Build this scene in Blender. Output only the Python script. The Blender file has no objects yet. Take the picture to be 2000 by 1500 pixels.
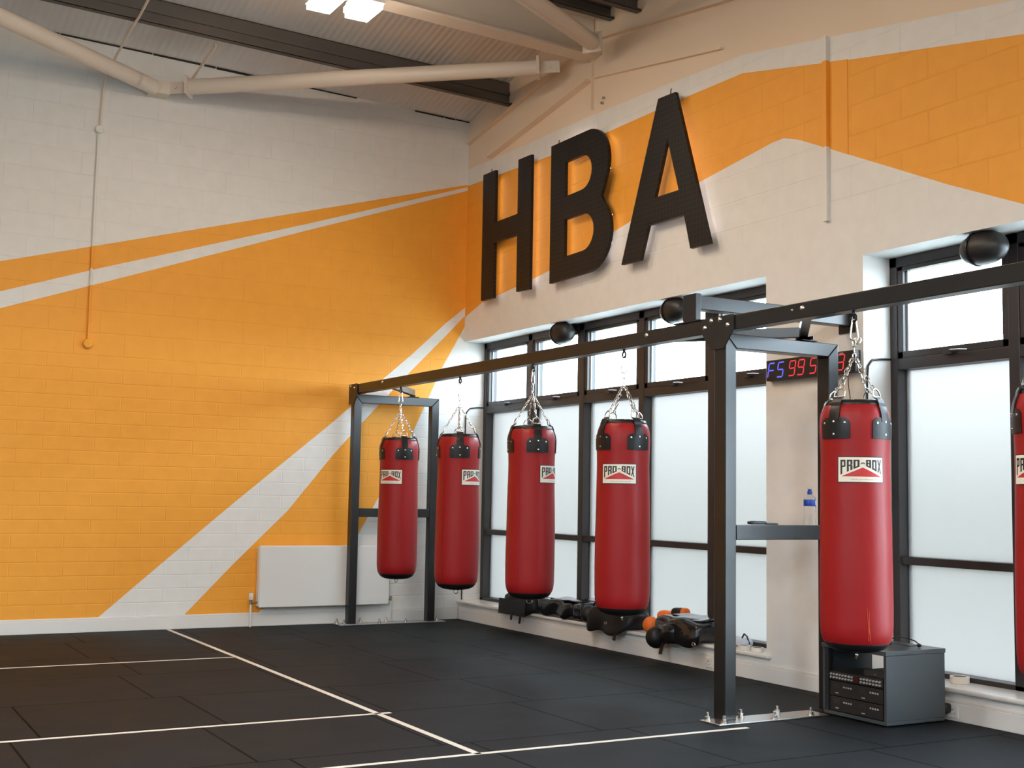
import bpy, bmesh, math, random
from mathutils import Vector, Matrix, noise
random.seed(7)
PI = math.pi
scene = bpy.context.scene
COL = scene.collection

# ------------------------------------------------------------------ helpers
def link(o, parent=None):
    COL.objects.link(o)
    if parent is not None:
        o.parent = parent
    return o

class MB:
    """collects polygons and links them as ONE mesh object"""
    def __init__(self):
        self.v, self.f, self.m = [], [], []
    def add(self, verts, faces, mi=0):
        b = len(self.v)
        self.v += [tuple(p) for p in verts]
        self.f += [tuple(b + i for i in f) for f in faces]
        self.m += [mi] * len(faces)
        return self
    def box(self, x0, x1, y0, y1, z0, z1, mi=0):
        vs = [(x, y, z) for x in (x0, x1) for y in (y0, y1) for z in (z0, z1)]
        return self.add(vs, [(0, 1, 3, 2), (4, 6, 7, 5), (0, 4, 5, 1), (2, 3, 7, 6), (0, 2, 6, 4), (1, 5, 7, 3)], mi)
    def bar(self, a, b, w, h, up=(0, 0, 1), mi=0):
        a, b = Vector(a), Vector(b)
        d = (b - a).normalized(); s = d.cross(Vector(up)).normalized(); u = s.cross(d)
        vs = [p + s * (w / 2 * i) + u * (h / 2 * j) for p in (a, b) for i, j in ((-1, -1), (1, -1), (1, 1), (-1, 1))]
        return self.add(vs, [(3, 2, 1, 0), (4, 5, 6, 7), (0, 1, 5, 4), (1, 2, 6, 5), (2, 3, 7, 6), (3, 0, 4, 7)], mi)
    def tube(self, pts, r, n=12, closed=False, caps=True, mi=0):
        pts = [Vector(p) for p in pts]; N = len(pts); rr = r if isinstance(r, (list, tuple)) else [r] * N
        t0 = (pts[1] - pts[0]).normalized()
        ref = Vector((0, 0, 1)) if abs(t0.z) < .9 else Vector((1, 0, 0))
        nrm = t0.cross(ref).normalized(); vs = []
        for i, p in enumerate(pts):
            if closed: t = (pts[(i + 1) % N] - pts[i - 1]).normalized()
            else: t = (pts[min(i + 1, N - 1)] - pts[max(i - 1, 0)]).normalized()
            nrm = (nrm - t * nrm.dot(t)).normalized(); bn = t.cross(nrm)
            vs += [p + (nrm * math.cos(2 * PI * k / n) + bn * math.sin(2 * PI * k / n)) * rr[i] for k in range(n)]
        fs = []
        for i in range(N if closed else N - 1):
            a, b = i * n, ((i + 1) % N) * n
            fs += [(a + k, a + (k + 1) % n, b + (k + 1) % n, b + k) for k in range(n)]
        if not closed and caps:
            fs += [tuple(range(n - 1, -1, -1)), tuple(range((N - 1) * n, N * n))]
        return self.add(vs, fs, mi)
    def lathe(self, prof, n=32, at=(0, 0, 0), fn=None, mi=0, axis='z'):
        vs = []
        for r, z in prof:
            for k in range(n):
                a = 2 * PI * k / n
                rr = r * (fn(a, z) if fn else 1)
                p = (rr * math.cos(a), rr * math.sin(a), z)
                if axis == 'x': p = (p[2], p[0], p[1])
                if axis == 'y': p = (p[0], p[2], -p[1])
                vs.append((p[0] + at[0], p[1] + at[1], p[2] + at[2]))
        fs = []
        for i in range(len(prof) - 1):
            fs += [(i * n + k, i * n + (k + 1) % n, (i + 1) * n + (k + 1) % n, (i + 1) * n + k) for k in range(n)]
        if prof[0][0] > 1e-6: fs.append(tuple(range(n - 1, -1, -1)))
        if prof[-1][0] > 1e-6: fs.append(tuple(range((len(prof) - 1) * n, len(prof) * n)))
        return self.add(vs, fs, mi)
    def chain_link(self, c, d, s, L, W, r, n=6):
        """one stadium shaped chain link, long axis d, flat axis s"""
        c, d = Vector(c), Vector(d).normalized(); s = Vector(s); s = (s - d * s.dot(d)).normalized()
        hw = W / 2 - r; hl = L / 2 - r - hw; pts = []
        for k in range(7): a = PI * k / 6; pts.append(c + d * (hl + hw * math.sin(a)) + s * (hw * math.cos(a)))
        for k in range(7): a = PI + PI * k / 6; pts.append(c + d * (-hl + hw * math.sin(a)) + s * (hw * math.cos(a)))
        return self.tube(pts, r, n, closed=True)
    def chain(self, a, b, pitch, W, r):
        a, b = Vector(a), Vector(b); d = b - a; n = max(1, round(d.length / pitch)); st = d / n; d.normalize()
        s = d.cross(Vector((.31, .87, .2))).normalized(); t = d.cross(s)
        for i in range(n):
            self.chain_link(a + st * (i + .5), d, s if i % 2 else t, st.length + 2.2 * r, W, r, 5)
        return self
    def soft(self, c, dim, e=.45, amp=.0, freq=6, seed=0, res=12, rot=0, squash=None):
        """rounded soft box (cloth bag)"""
        c = Vector(c); vs, fs, key = [], [], {}
        def vid(p):
            k = tuple(round(q, 5) for q in p)
            if k not in key:
                key[k] = len(vs); q = Vector(p)
                n = (abs(q.x) ** (2 / e) + abs(q.y) ** (2 / e) + abs(q.z) ** (2 / e)) ** (e / 2)
                q = q / max(n, 1e-6)
                w = Vector((q.x * dim[0] / 2, q.y * dim[1] / 2, q.z * dim[2] / 2))
                if amp:
                    nv = noise.noise_vector(w * freq + Vector((seed, seed * 2.3, -seed)))
                    w += nv * amp
                if squash: w = squash(w)
                w = Matrix.Rotation(rot, 3, 'Z') @ w
                vs.append(c + w)
            return key[k]
        R = range(res); g = lambda i: -1 + 2 * i / res
        for ax in range(3):
            for sg in (-1, 1):
                for i in R:
                    for j in R:
                        q = []
                        for di, dj in ((0, 0), (1, 0), (1, 1), (0, 1)):
                            p = [0, 0, 0]; p[ax] = sg; p[(ax + 1) % 3] = g(i + di); p[(ax + 2) % 3] = g(j + dj); q.append(vid(p))
                        fs.append(tuple(q) if sg > 0 else tuple(reversed(q)))
        return self.add(vs, fs)
    def build(self, name, mats, parent=None, smooth=None, bevel=0, segs=2):
        me = bpy.data.meshes.new(name)
        me.from_pydata(self.v, [], self.f); me.validate(); me.update()
        for m in (mats if isinstance(mats, (list, tuple)) else [mats]): me.materials.append(m)
        if len(me.polygons) == len(self.m):
            for p, i in zip(me.polygons, self.m): p.material_index = i
        bm = bmesh.new(); bm.from_mesh(me); bmesh.ops.recalc_face_normals(bm, faces=bm.faces); bm.to_mesh(me); bm.free()
        if smooth is not None:
            for p in me.polygons: p.use_smooth = True
            me.set_sharp_from_angle(angle=math.radians(smooth))
        o = bpy.data.objects.new(name, me); link(o, parent)
        if bevel:
            b = o.modifiers.new('bevel', 'BEVEL'); b.width = bevel; b.segments = segs; b.limit_method = 'ANGLE'; b.angle_limit = .6
        return o

def tag(o, label=None, cat=None, group=None, kind=None):
    if label: o['label'] = label
    if cat: o['category'] = cat
    if group: o['group'] = group
    if kind: o['kind'] = kind
    return o

def thing(name, label, cat, loc=(0, 0, 0), rz=0, group=None):
    o = bpy.data.objects.new(name, None); o.empty_display_size = .1; link(o)
    o.location = loc; o.rotation_euler = (0, 0, rz)
    return tag(o, label, cat, group)

def outline(loops, depth):
    """2D loops (outer, then holes) extruded by depth: verts, faces in (u, v, w)"""
    cu = bpy.data.curves.new('outline', 'CURVE'); cu.dimensions = '2D'; cu.fill_mode = 'BOTH'; cu.extrude = depth / 2
    for lp in loops:
        s = cu.splines.new('POLY'); s.points.add(len(lp) - 1); s.use_cyclic_u = True
        for p, q in zip(s.points, lp): p.co = (q[0], q[1], 0, 1)
    ob = bpy.data.objects.new('outline', cu); me = bpy.data.meshes.new_from_object(ob)
    vs = [tuple(v.co) for v in me.vertices]; fs = [tuple(p.vertices) for p in me.polygons]
    bpy.data.objects.remove(ob); bpy.data.curves.remove(cu); bpy.data.meshes.remove(me)
    return vs, fs

def text_mesh(s, size):
    cu = bpy.data.curves.new('text', 'FONT'); cu.body = s; cu.size = size; cu.align_x = 'CENTER'; cu.align_y = 'CENTER'; cu.resolution_u = 2
    ob = bpy.data.objects.new('text', cu); me = bpy.data.meshes.new_from_object(ob)
    vs = [tuple(v.co) for v in me.vertices]; fs = [tuple(p.vertices) for p in me.polygons]
    bpy.data.objects.remove(ob); bpy.data.curves.remove(cu); bpy.data.meshes.remove(me)
    return vs, fs

# ------------------------------------------------------------------ materials
def mat(name, col, rough=.5, metal=0., spec=.5, coat=0., emit=None, es=0., ):
    m = bpy.data.materials.new(name); m.use_nodes = True
    b = m.node_tree.nodes['Principled BSDF']
    b.inputs['Base Color'].default_value = (*col, 1); b.inputs['Roughness'].default_value = rough
    b.inputs['Metallic'].default_value = metal; b.inputs['Specular IOR Level'].default_value = spec
    b.inputs['Coat Weight'].default_value = coat
    if emit:
        b.inputs['Emission Color'].default_value = (*emit, 1); b.inputs['Emission Strength'].default_value = es
    return m

def nd(m, t, **kw):
    n = m.node_tree.nodes.new(t)
    for k, v in kw.items():
        if k in n.inputs: n.inputs[k].default_value = v
        else: setattr(n, k, v)
    return n

def bump_noise(m, scale=40, strength=.1, dist=.01, detail=4, colvar=0.):
    nt = m.node_tree; b = nt.nodes['Principled BSDF']
    tc = nd(m, 'ShaderNodeTexCoord'); no = nd(m, 'ShaderNodeTexNoise', Scale=scale, Detail=detail)
    nt.links.new(tc.outputs['Object'], no.inputs['Vector'])
    bp = nd(m, 'ShaderNodeBump', Strength=strength, Distance=dist)
    nt.links.new(no.outputs['Fac'], bp.inputs['Height']); nt.links.new(bp.outputs['Normal'], b.inputs['Normal'])
    if colvar:
        c = tuple(b.inputs['Base Color'].default_value)
        n2 = nd(m, 'ShaderNodeTexNoise', Scale=scale * .08, Detail=5)
        nt.links.new(tc.outputs['Object'], n2.inputs['Vector'])
        mx = nd(m, 'ShaderNodeMix', data_type='RGBA')
        mx.inputs[6].default_value = tuple(q * (1 - colvar) for q in c[:3]) + (1,)
        mx.inputs[7].default_value = tuple(min(1, q * (1 + colvar)) for q in c[:3]) + (1,)
        nt.links.new(n2.outputs['Fac'], mx.inputs[0]); nt.links.new(mx.outputs[2], b.inputs['Base Color'])
    return m

def block_paint(name, col, axis, brick=True, zsplit=2.5, smooth_below=None):
    """painted block-work: courses 0.12 m below zsplit, 0.20 m above; axis = horizontal world axis of the wall"""
    m = mat(name, col, .55, 0, .35); nt = m.node_tree; b = nt.nodes['Principled BSDF']
    tc = nd(m, 'ShaderNodeTexCoord'); sp = nd(m, 'ShaderNodeSeparateXYZ')
    nt.links.new(tc.outputs['Object'], sp.inputs[0])
    cb = nd(m, 'ShaderNodeCombineXYZ')
    nt.links.new(sp.outputs['X' if axis == 'x' else 'Y'], cb.inputs['X']); nt.links.new(sp.outputs['Z'], cb.inputs['Y'])
    def bricks(h, w, ms):
        t = nd(m, 'ShaderNodeTexBrick', Scale=1.0); t.offset = .5
        t.inputs['Mortar Size'].default_value = ms; t.inputs['Mortar Smooth'].default_value = .6
        t.inputs['Brick Width'].default_value = w; t.inputs['Row Height'].default_value = h; t.inputs['Bias'].default_value = 0
        nt.links.new(cb.outputs[0], t.inputs['Vector']); return t
    lo = bricks(.12, .43, .006); hi = bricks(.2, .43, .006)
    gt = nd(m, 'ShaderNodeMath', operation='GREATER_THAN'); gt.inputs[1].default_value = zsplit
    nt.links.new(sp.outputs['Z'], gt.inputs[0])
    mx = nd(m, 'ShaderNodeMix', data_type='FLOAT')
    nt.links.new(gt.outputs[0], mx.inputs[0]); nt.links.new(lo.outputs['Fac'], mx.inputs[2]); nt.links.new(hi.outputs['Fac'], mx.inputs[3])
    inv = nd(m, 'ShaderNodeMath', operation='SUBTRACT'); inv.inputs[0].default_value = 1
    nt.links.new(mx.outputs[0], inv.inputs[1])
    h = inv.outputs[0]
    if smooth_below is not None:
        g2 = nd(m, 'ShaderNodeMath', operation='GREATER_THAN'); g2.inputs[1].default_value = smooth_below
        nt.links.new(sp.outputs['Z'], g2.inputs[0])
        m2 = nd(m, 'ShaderNodeMath', operation='MULTIPLY'); nt.links.new(mx.outputs[0], m2.inputs[0]); nt.links.new(g2.outputs[0], m2.inputs[1])
        nt.links.new(m2.outputs[0], inv.inputs[1])
    no = nd(m, 'ShaderNodeTexNoise', Scale=55, Detail=6, Roughness=.65); nt.links.new(tc.outputs['Object'], no.inputs['Vector'])
    n3 = nd(m, 'ShaderNodeTexNoise', Scale=9, Detail=3); nt.links.new(tc.outputs['Object'], n3.inputs['Vector'])
    ad = nd(m, 'ShaderNodeMath', operation='MULTIPLY_ADD'); ad.inputs[1].default_value = .12
    nt.links.new(no.outputs['Fac'], ad.inputs[0]); nt.links.new(h, ad.inputs[2])
    a2 = nd(m, 'ShaderNodeMath', operation='MULTIPLY_ADD'); a2.inputs[1].default_value = .25
    nt.links.new(n3.outputs['Fac'], a2.inputs[0]); nt.links.new(ad.outputs[0], a2.inputs[2])
    bp = nd(m, 'ShaderNodeBump', Strength=.42, Distance=.006)
    nt.links.new(a2.outputs[0], bp.inputs['Height']); nt.links.new(bp.outputs['Normal'], b.inputs['Normal'])
    # slight unevenness of the paint coat
    cm = nd(m, 'ShaderNodeMix', data_type='RGBA')
    cm.inputs[6].default_value = (*[q * .93 for q in col], 1); cm.inputs[7].default_value = (*[min(1, q * 1.05) for q in col], 1)
    nt.links.new(n3.outputs['Fac'], cm.inputs[0]); nt.links.new(cm.outputs[2], b.inputs['Base Color'])
    return m

WHITE = (.78, .77, .745); ORANGE = (.87, .37, .04); CREAM = (.80, .66, .51)
M = {}
M['white_x'] = block_paint('white_wall_paint', WHITE, 'x')
M['orange_x'] = block_paint('orange_wall_paint', ORANGE, 'x')
M['white_y'] = block_paint('white_side_paint', WHITE, 'y', zsplit=0, smooth_below=3.05)
M['orange_y'] = block_paint('orange_side_paint', ORANGE, 'y', zsplit=0, smooth_below=3.05)
M['cream_y'] = bump_noise(mat('cream_paint', CREAM, .6, 0, .3), 30, .05)
M['cream'] = M['cream_y']
M['white'] = bump_noise(mat('white_gloss_paint', (.74, .73, .71), .35, 0, .5), 20, .03)
M['orange_plain'] = bump_noise(mat('orange_plaster', ORANGE, .55, 0, .35), 30, .04)
M['plaster'] = bump_noise(mat('white_plaster', WHITE, .6, 0, .3), 30, .04)
M['sill'] = bump_noise(mat('sill_gloss', (.76, .75, .73), .22, 0, .5), 12, .03)
M['frame'] = bump_noise(mat('window_frame_paint', (.028, .024, .025), .4, 0, .5), 60, .02)
M['seal'] = mat('glazing_seal', (.45, .5, .53), .4, 0, .5)
M['steel_white'] = bump_noise(mat('white_steel_paint', (.74, .65, .55), .5, 0, .4), 25, .04)
M['purlin'] = bump_noise(mat('galvanised_purlin', (.12, .108, .098), .5, .35, .5), 14, .06, colvar=.25)
M['rig'] = bump_noise(mat('black_powder_coat', (.044, .043, .043), .3, .72, .5), 9, .03, colvar=.2)
M['rig'].node_tree.nodes['Principled BSDF'].inputs['Roughness'].default_value = .28
M['bolt'] = mat('zinc_bolt', (.8, .78, .74), .25, 1)
M['chrome'] = mat('chain_steel', (.75, .72, .68), .22, 1)
M['plate'] = bump_noise(mat('bare_steel_plate', (.55, .52, .5), .3, 1), 12, .05)
M['black_iron'] = mat('black_iron', (.012, .012, .013), .35, .2)
M['red'] = bump_noise(mat('red_vinyl', (.265, .007, .008), .44, 0, .26, coat=.02), 7, .12, .02, 5, colvar=.12)
M['red_dark'] = mat('red_seam', (.2, .007, .009), .5)
M['leather'] = bump_noise(mat('black_leather', (.009, .0085, .009), .40, 0, .3), 90, .12, .004)
M['label_white'] = mat('label_cream', (.74, .70, .60), .5)
M['label_black'] = mat('label_black', (.014, .012, .010), .5)
M['label_red'] = mat('label_red', (.46, .018, .022), .5)
M['label_grey'] = mat('label_grey', (.25, .20, .16), .5)
M['scratch'] = mat('scratch_orange', (.55, .09, .03), .6)
M['black_plastic'] = bump_noise(mat('black_plastic', (.012, .012, .012), .45, 0, .5), 120, .05)
M['black_shiny'] = bump_noise(mat('black_glossy_vinyl', (.008, .009, .011), .17, 0, .5, coat=.25), 14, .2, .02, 3)
M['orange_ball'] = bump_noise(mat('orange_rubber', (.80, .16, .015), .45), 60, .08)
M['rubber_black'] = bump_noise(mat('black_rubber', (.010, .0095, .010), .42, 0, .3), 70, .1)
M['cab'] = bump_noise(mat('graphite_laminate', (.04, .047, .054), .34, 0, .7), 40, .04)
M['cab_in'] = mat('cabinet_inside', (.02, .02, .022), .5)
M['knob'] = mat('grey_knob', (.4, .4, .4), .35)
M['red_lens'] = mat('dim_red_display', (.06, .004, .008), .3)
M['tape'] = mat('white_floor_tape', (.68, .64, .58), .5)
M['paper'] = mat('white_tape_roll', (.78, .75, .68), .6)
M['copper'] = mat('tarnished_brass', (.3, .22, .15), .4, .7)
M['letter'] = None
M['blue_led'] = mat('blue_led', (.02, .02, .1), .5, emit=(.10, .12, 1.0), es=1.5)
M['red_led'] = mat('red_led', (.1, .01, .01), .5, emit=(1.0, .035, .05), es=1.0)
M['lamp'] = mat('warm_fill_lens', (1, 1, 1), .5, emit=(1.0, .77, .55), es=182)  # warm lens, only on the added fill lamps
M['lamp_near'] = mat('near_lamp_lens', (1, 1, 1), .5, emit=(1.0, .82, .64), es=75)
M['fill_cool'] = mat('cool_fill_lens', (1, 1, 1), .5, emit=(.80, .92, 1.0), es=480)  # added cool fill, stands in for daylight on the lower back wall
M['halo'] = mat('halo_led', (1, 1, 1), .5, emit=(1.0, .82, .74), es=3.2)
M['blue_cap'] = mat('blue_plastic', (.01, .035, .28), .35)
M['blue_label'] = mat('blue_label', (.012, .045, .35), .4)
M['pale_label'] = mat('pale_label', (.55, .62, .75), .4)

# bottle plastic
m = bpy.data.materials.new('clear_plastic'); m.use_nodes = True; b = m.node_tree.nodes['Principled BSDF']
b.inputs['Base Color'].default_value = (.95, .97, 1, 1); b.inputs['Roughness'].default_value = .04
b.inputs['Transmission Weight'].default_value = 1; b.inputs['IOR'].default_value = 1.12
M['clear'] = m

# letters: dark tread plate
m = mat('tread_plate', (.018, .014, .013), .48, .1, .4); nt = m.node_tree; b = nt.nodes['Principled BSDF']
tc = nd(m, 'ShaderNodeTexCoord'); mp = nd(m, 'ShaderNodeMapping'); mp.inputs['Rotation'].default_value = (PI / 4, 0, 0); mp.inputs['Scale'].default_value = (1, 1, 1)
nt.links.new(tc.outputs['Object'], mp.inputs[0])
ck = nd(m, 'ShaderNodeTexChecker', Scale=34); nt.links.new(mp.outputs[0], ck.inputs['Vector'])
cm = nd(m, 'ShaderNodeMix', data_type='RGBA'); cm.inputs[6].default_value = (.005, .004, .0037, 1); cm.inputs[7].default_value = (.014, .0115, .0105, 1)
nt.links.new(ck.outputs['Fac'], cm.inputs[0]); nt.links.new(cm.outputs[2], b.inputs['Base Color'])
bp = nd(m, 'ShaderNodeBump', Strength=1.0, Distance=.006); nt.links.new(ck.outputs['Fac'], bp.inputs['Height']); nt.links.new(bp.outputs['Normal'], b.inputs['Normal'])
M['letter'] = m

# frosted window glass
m = bpy.data.materials.new('frosted_glass'); m.use_nodes = True; nt = m.node_tree; nt.nodes.clear()
out = nt.nodes.new('ShaderNodeOutputMaterial')
tr = nd(m, 'ShaderNodeBsdfTranslucent'); tr.inputs['Color'].default_value = (.306, .292, .281, 1)
rf = nd(m, 'ShaderNodeBsdfRefraction', Roughness=.55, IOR=1.18); rf.inputs['Color'].default_value = (.310, .296, .285, 1)
gl = nd(m, 'ShaderNodeBsdfGlossy', Roughness=.35)
m1 = nd(m, 'ShaderNodeMixShader'); m1.inputs[0].default_value = .55
m2 = nd(m, 'ShaderNodeMixShader'); m2.inputs[0].default_value = .04
nt.links.new(tr.outputs[0], m1.inputs[1]); nt.links.new(rf.outputs[0], m1.inputs[2])
nt.links.new(m1.outputs[0], m2.inputs[1]); nt.links.new(gl.outputs[0], m2.inputs[2]); nt.links.new(m2.outputs[0], out.inputs[0])
M['frost'] = m
m = bpy.data.materials.new('clear_vent_glass'); m.use_nodes = True; nt = m.node_tree; nt.nodes.clear()
out = nt.nodes.new('ShaderNodeOutputMaterial'); tp = nd(m, 'ShaderNodeBsdfTransparent'); tp.inputs['Color'].default_value = (.95, .97, .97, 1)
gl = nd(m, 'ShaderNodeBsdfGlossy', Roughness=.02); mx = nd(m, 'ShaderNodeMixShader'); mx.inputs[0].default_value = .06
nt.links.new(tp.outputs[0], mx.inputs[1]); nt.links.new(gl.outputs[0], mx.inputs[2]); nt.links.new(mx.outputs[0], out.inputs[0])
M['vent_glass'] = m

# rubber floor tiles
m = mat('rubber_tiles', (.03, .027, .027), .42, 0, .33); nt = m.node_tree; b = nt.nodes['Principled BSDF']
tc = nd(m, 'ShaderNodeTexCoord'); mp = nd(m, 'ShaderNodeMapping'); mp.inputs['Location'].default_value = (-.13, .28, 0)
nt.links.new(tc.outputs['Object'], mp.inputs[0])
br = nd(m, 'ShaderNodeTexBrick', Scale=1.0); br.offset = .16; br.offset_frequency = 2
for k, v in (('Mortar Size', .0068), ('Mortar Smooth', .15), ('Brick Width', .94), ('Row Height', .98), ('Bias', 0.)): br.inputs[k].default_value = v
br.inputs['Color1'].default_value = (.0068, .0088, .0114, 1); br.inputs['Color2'].default_value = (.0053, .0069, .0090, 1); br.inputs['Mortar'].default_value = (.0015, .0015, .0016, 1)
nt.links.new(mp.outputs[0], br.inputs['Vector'])
no = nd(m, 'ShaderNodeTexNoise', Scale=260, Detail=3); n2 = nd(m, 'ShaderNodeTexNoise', Scale=2.2, Detail=6, Roughness=.6)
for q in (no, n2): nt.links.new(tc.outputs['Object'], q.inputs['Vector'])
mm = nd(m, 'ShaderNodeMix', data_type='RGBA', blend_type='MULTIPLY'); mm.inputs[0].default_value = 1
rp = nd(m, 'ShaderNodeMapRange'); rp.inputs[3].default_value = .75; rp.inputs[4].default_value = 1.3
nt.links.new(n2.outputs['Fac'], rp.inputs[0]); nt.links.new(br.outputs['Color'], mm.inputs[6]); nt.links.new(rp.outputs[0], mm.inputs[7])
nt.links.new(mm.outputs[2], b.inputs['Base Color'])
r2 = nd(m, 'ShaderNodeMapRange'); r2.inputs[3].default_value = .58; r2.inputs[4].default_value = .72
nt.links.new(n2.outputs['Fac'], r2.inputs[0]); nt.links.new(r2.outputs[0], b.inputs['Roughness'])
sp_ = nd(m, 'ShaderNodeMapRange'); sp_.inputs[3].default_value = .17; sp_.inputs[4].default_value = .05
nt.links.new(br.outputs['Fac'], sp_.inputs[0]); nt.links.new(sp_.outputs[0], b.inputs['Specular IOR Level'])
ad = nd(m, 'ShaderNodeMath', operation='MULTIPLY_ADD'); ad.inputs[1].default_value = -8.
nt.links.new(br.outputs['Fac'], ad.inputs[0]); nt.links.new(no.outputs['Fac'], ad.inputs[2])
bp = nd(m, 'ShaderNodeBump', Strength=.25, Distance=.002); nt.links.new(ad.outputs[0], bp.inputs['Height']); nt.links.new(bp.outputs['Normal'], b.inputs['Normal'])
M['floor'] = m

# corrugated roof sheet (ribs run down the slope, along y)
m = mat('roof_sheet', (.80, .76, .72), .5, 0, .4); nt = m.node_tree; b = nt.nodes['Principled BSDF']
tc = nd(m, 'ShaderNodeTexCoord'); wv = nd(m, 'ShaderNodeTexWave', Scale=5.0, Distortion=.0); wv.wave_type = 'BANDS'; wv.bands_direction = 'X'; wv.wave_profile = 'SIN'
nt.links.new(tc.outputs['Object'], wv.inputs['Vector'])
bp = nd(m, 'ShaderNodeBump', Strength=.35, Distance=.012); nt.links.new(wv.outputs['Fac'], bp.inputs['Height']); nt.links.new(bp.outputs['Normal'], b.inputs['Normal'])
M['sheet'] = m
M['paving'] = bump_noise(mat('pale_paving', (.42, .42, .40), .8), 8, .2, colvar=.15)
M['hedge'] = bump_noise(mat('hedge_leaf', (.16, .20, .09), .8), 25, .6, .05, colvar=.4)

# ------------------------------------------------------------------ camera
cd = bpy.data.cameras.new('camera'); cam = bpy.data.objects.new('camera', cd); link(cam)
cd.sensor_width = 36; cd.lens = 2422.68 * 36 / 2000; cd.clip_end = 200
R, U, F = Vector((.87035321, -.49212195, .01735744)), Vector((-.05995757, -.07092113, .9956783)), Vector((.48876414, .86763251, .09123287))
cam.matrix_world = Matrix(((R.x, U.x, -F.x, 0), (R.y, U.y, -F.y, 0), (R.z, U.z, -F.z, 1.22), (0, 0, 0, 1)))
scene.camera = cam

# ------------------------------------------------------------------ room shell
XR, YB, XL, YF = 5.7666, 11.2452, -7.0, -4.5
WT = .36
def tilt(x): return .03 * (XR - x)
def roof_z(x, y):
    return (5.11 + .21 * (YB - y) if y > 8.87 else 5.609 - .17 * (8.87 - y)) + tilt(x)

tag(MB().box(XL - .4, XR + WT, YF - .4, YB + .4, -.12, 0).build('floor', M['floor']), kind='structure')

def pip(p, poly):
    x, y = p; c = False; n = len(poly)
    for i in range(n):
        (x0, y0), (x1, y1) = poly[i], poly[i - 1]
        if (y0 > y) != (y1 > y) and x < (x1 - x0) * (y - y0) / (y1 - y0) + x0: c = not c
    return c

def painted_wall(name, u0, u1, v0, v1, regions, holes, mats, to3d, thick_dir, top=None):
    """flat wall cut along every paint edge; regions = [(polygon, material index)]"""
    bm = bmesh.new()
    bm.faces.new([bm.verts.new((u, v, 0)) for u, v in ((u0, v0), (u1, v0), (u1, v1), (u0, v1))])
    def cut(a, b):
        d = Vector((b[0] - a[0], b[1] - a[1], 0))
        if d.length < 1e-6: return
        n = Vector((-d.y, d.x, 0)).normalized()
        # only cut faces touched by the segment
        lo = (min(a[0], b[0]) - 1e-4, min(a[1], b[1]) - 1e-4); hi = (max(a[0], b[0]) + 1e-4, max(a[1], b[1]) + 1e-4)
        fs = []
        for f in bm.faces:
            xs = [v.co.x for v in f.verts]; ys = [v.co.y for v in f.verts]
            if max(xs) > lo[0] and min(xs) < hi[0] and max(ys) > lo[1] and min(ys) < hi[1]: fs.append(f)
        geom = list({e for f in fs for e in f.edges} | {v for f in fs for v in f.verts}) + fs
        bmesh.ops.bisect_plane(bm, geom=geom, plane_co=(a[0], a[1], 0), plane_no=n, dist=1e-5)
    for h in holes:
        a0, a1, b0, b1 = h
        for s in (((a0, b0), (a0, b1)), ((a1, b0), (a1, b1)), ((a0, b0), (a1, b0)), ((a0, b1), (a1, b1))): cut(*s)
    for poly, mi in regions:
        for i in range(len(poly)): cut(poly[i - 1], poly[i])
    kill = []
    for f in bm.faces:
        c = f.calc_center_median(); p = (c.x, c.y)
        if any(h[0] < p[0] < h[1] and h[2] < p[1] < h[3] for h in holes): kill.append(f); continue
        for poly, mi in regions:
            if pip(p, poly): f.material_index = mi
    bmesh.ops.delete(bm, geom=kill, context='FACES')
    # give the wall its thickness
    front = list(bm.faces)
    r = bmesh.ops.extrude_face_region(bm, geom=front)
    for v in [g for g in r['geom'] if isinstance(g, bmesh.types.BMVert)]: v.co.z = 1
    for f in bm.faces:
        if f not in front and abs(f.normal.z) < .5: f.material_index = 0
    for v in bm.verts:
        v.co = Vector(to3d(v.co.x, v.co.y, v.co.z))
    bmesh.ops.recalc_face_normals(bm, faces=bm.faces)
    me = bpy.data.meshes.new(name); bm.to_mesh(me); bm.free()
    for q in mats: me.materials.append(q)
    return tag(link(bpy.data.objects.new(name, me)), kind='structure')

# back wall paint (x, z)
def ln(p, q, x): return q[1] + (p[1] - q[1]) / (p[0] - q[0]) * (x - q[0])
stripe_a = [(XL, 3.151 - .289 * (1.306 - XL)), (1.306, 3.151), (2.042, 3.362), (5.7666, 4.444), (5.7666, 4.418),
            (4.037, 3.815), (2.15, 3.186), (1.32, 2.892), (XL, 2.892 - .345 * (1.32 - XL))]
big = [(XL, 2.748 - .366 * (1.327 - XL)), (1.327, 2.748), (2.157, 3.052), (4.039, 3.752), (5.782, 4.386), (5.7822, 3.17),
       (5.545, 2.973), (5.187, 2.637), (4.31, 1.872), (3.419, 1.129), (2.784, .584), (2.257, .125), (2.25, -.1), (XL, -.1)]
tri = [(2.88, -.01), (3.004, .125), (3.441, .577), (3.935, 1.06), (4.371, 1.597), (4.663, 1.921), (5.159, 2.45), (5.526, 2.82), (5.764, 3.07),
       (5.766, 2.96), (5.524, 2.528), (5.225, 1.884), (4.863, 1.207), (4.664, .854), (4.45, .5), (3.70, .14), (3.66, -.01)]
def bw(u, v, w): return (u, YB + .35 * w, v)
# the white band of the lower stripe runs to the floor; left of it the wall is orange again
painted_wall('wall_back', XL - .4, XR + WT + .1, -.12, 5.9, [(stripe_a, 1), (big, 1), (tri, 1)], [], [M['white_x'], M['orange_x']], bw, 1)

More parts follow.
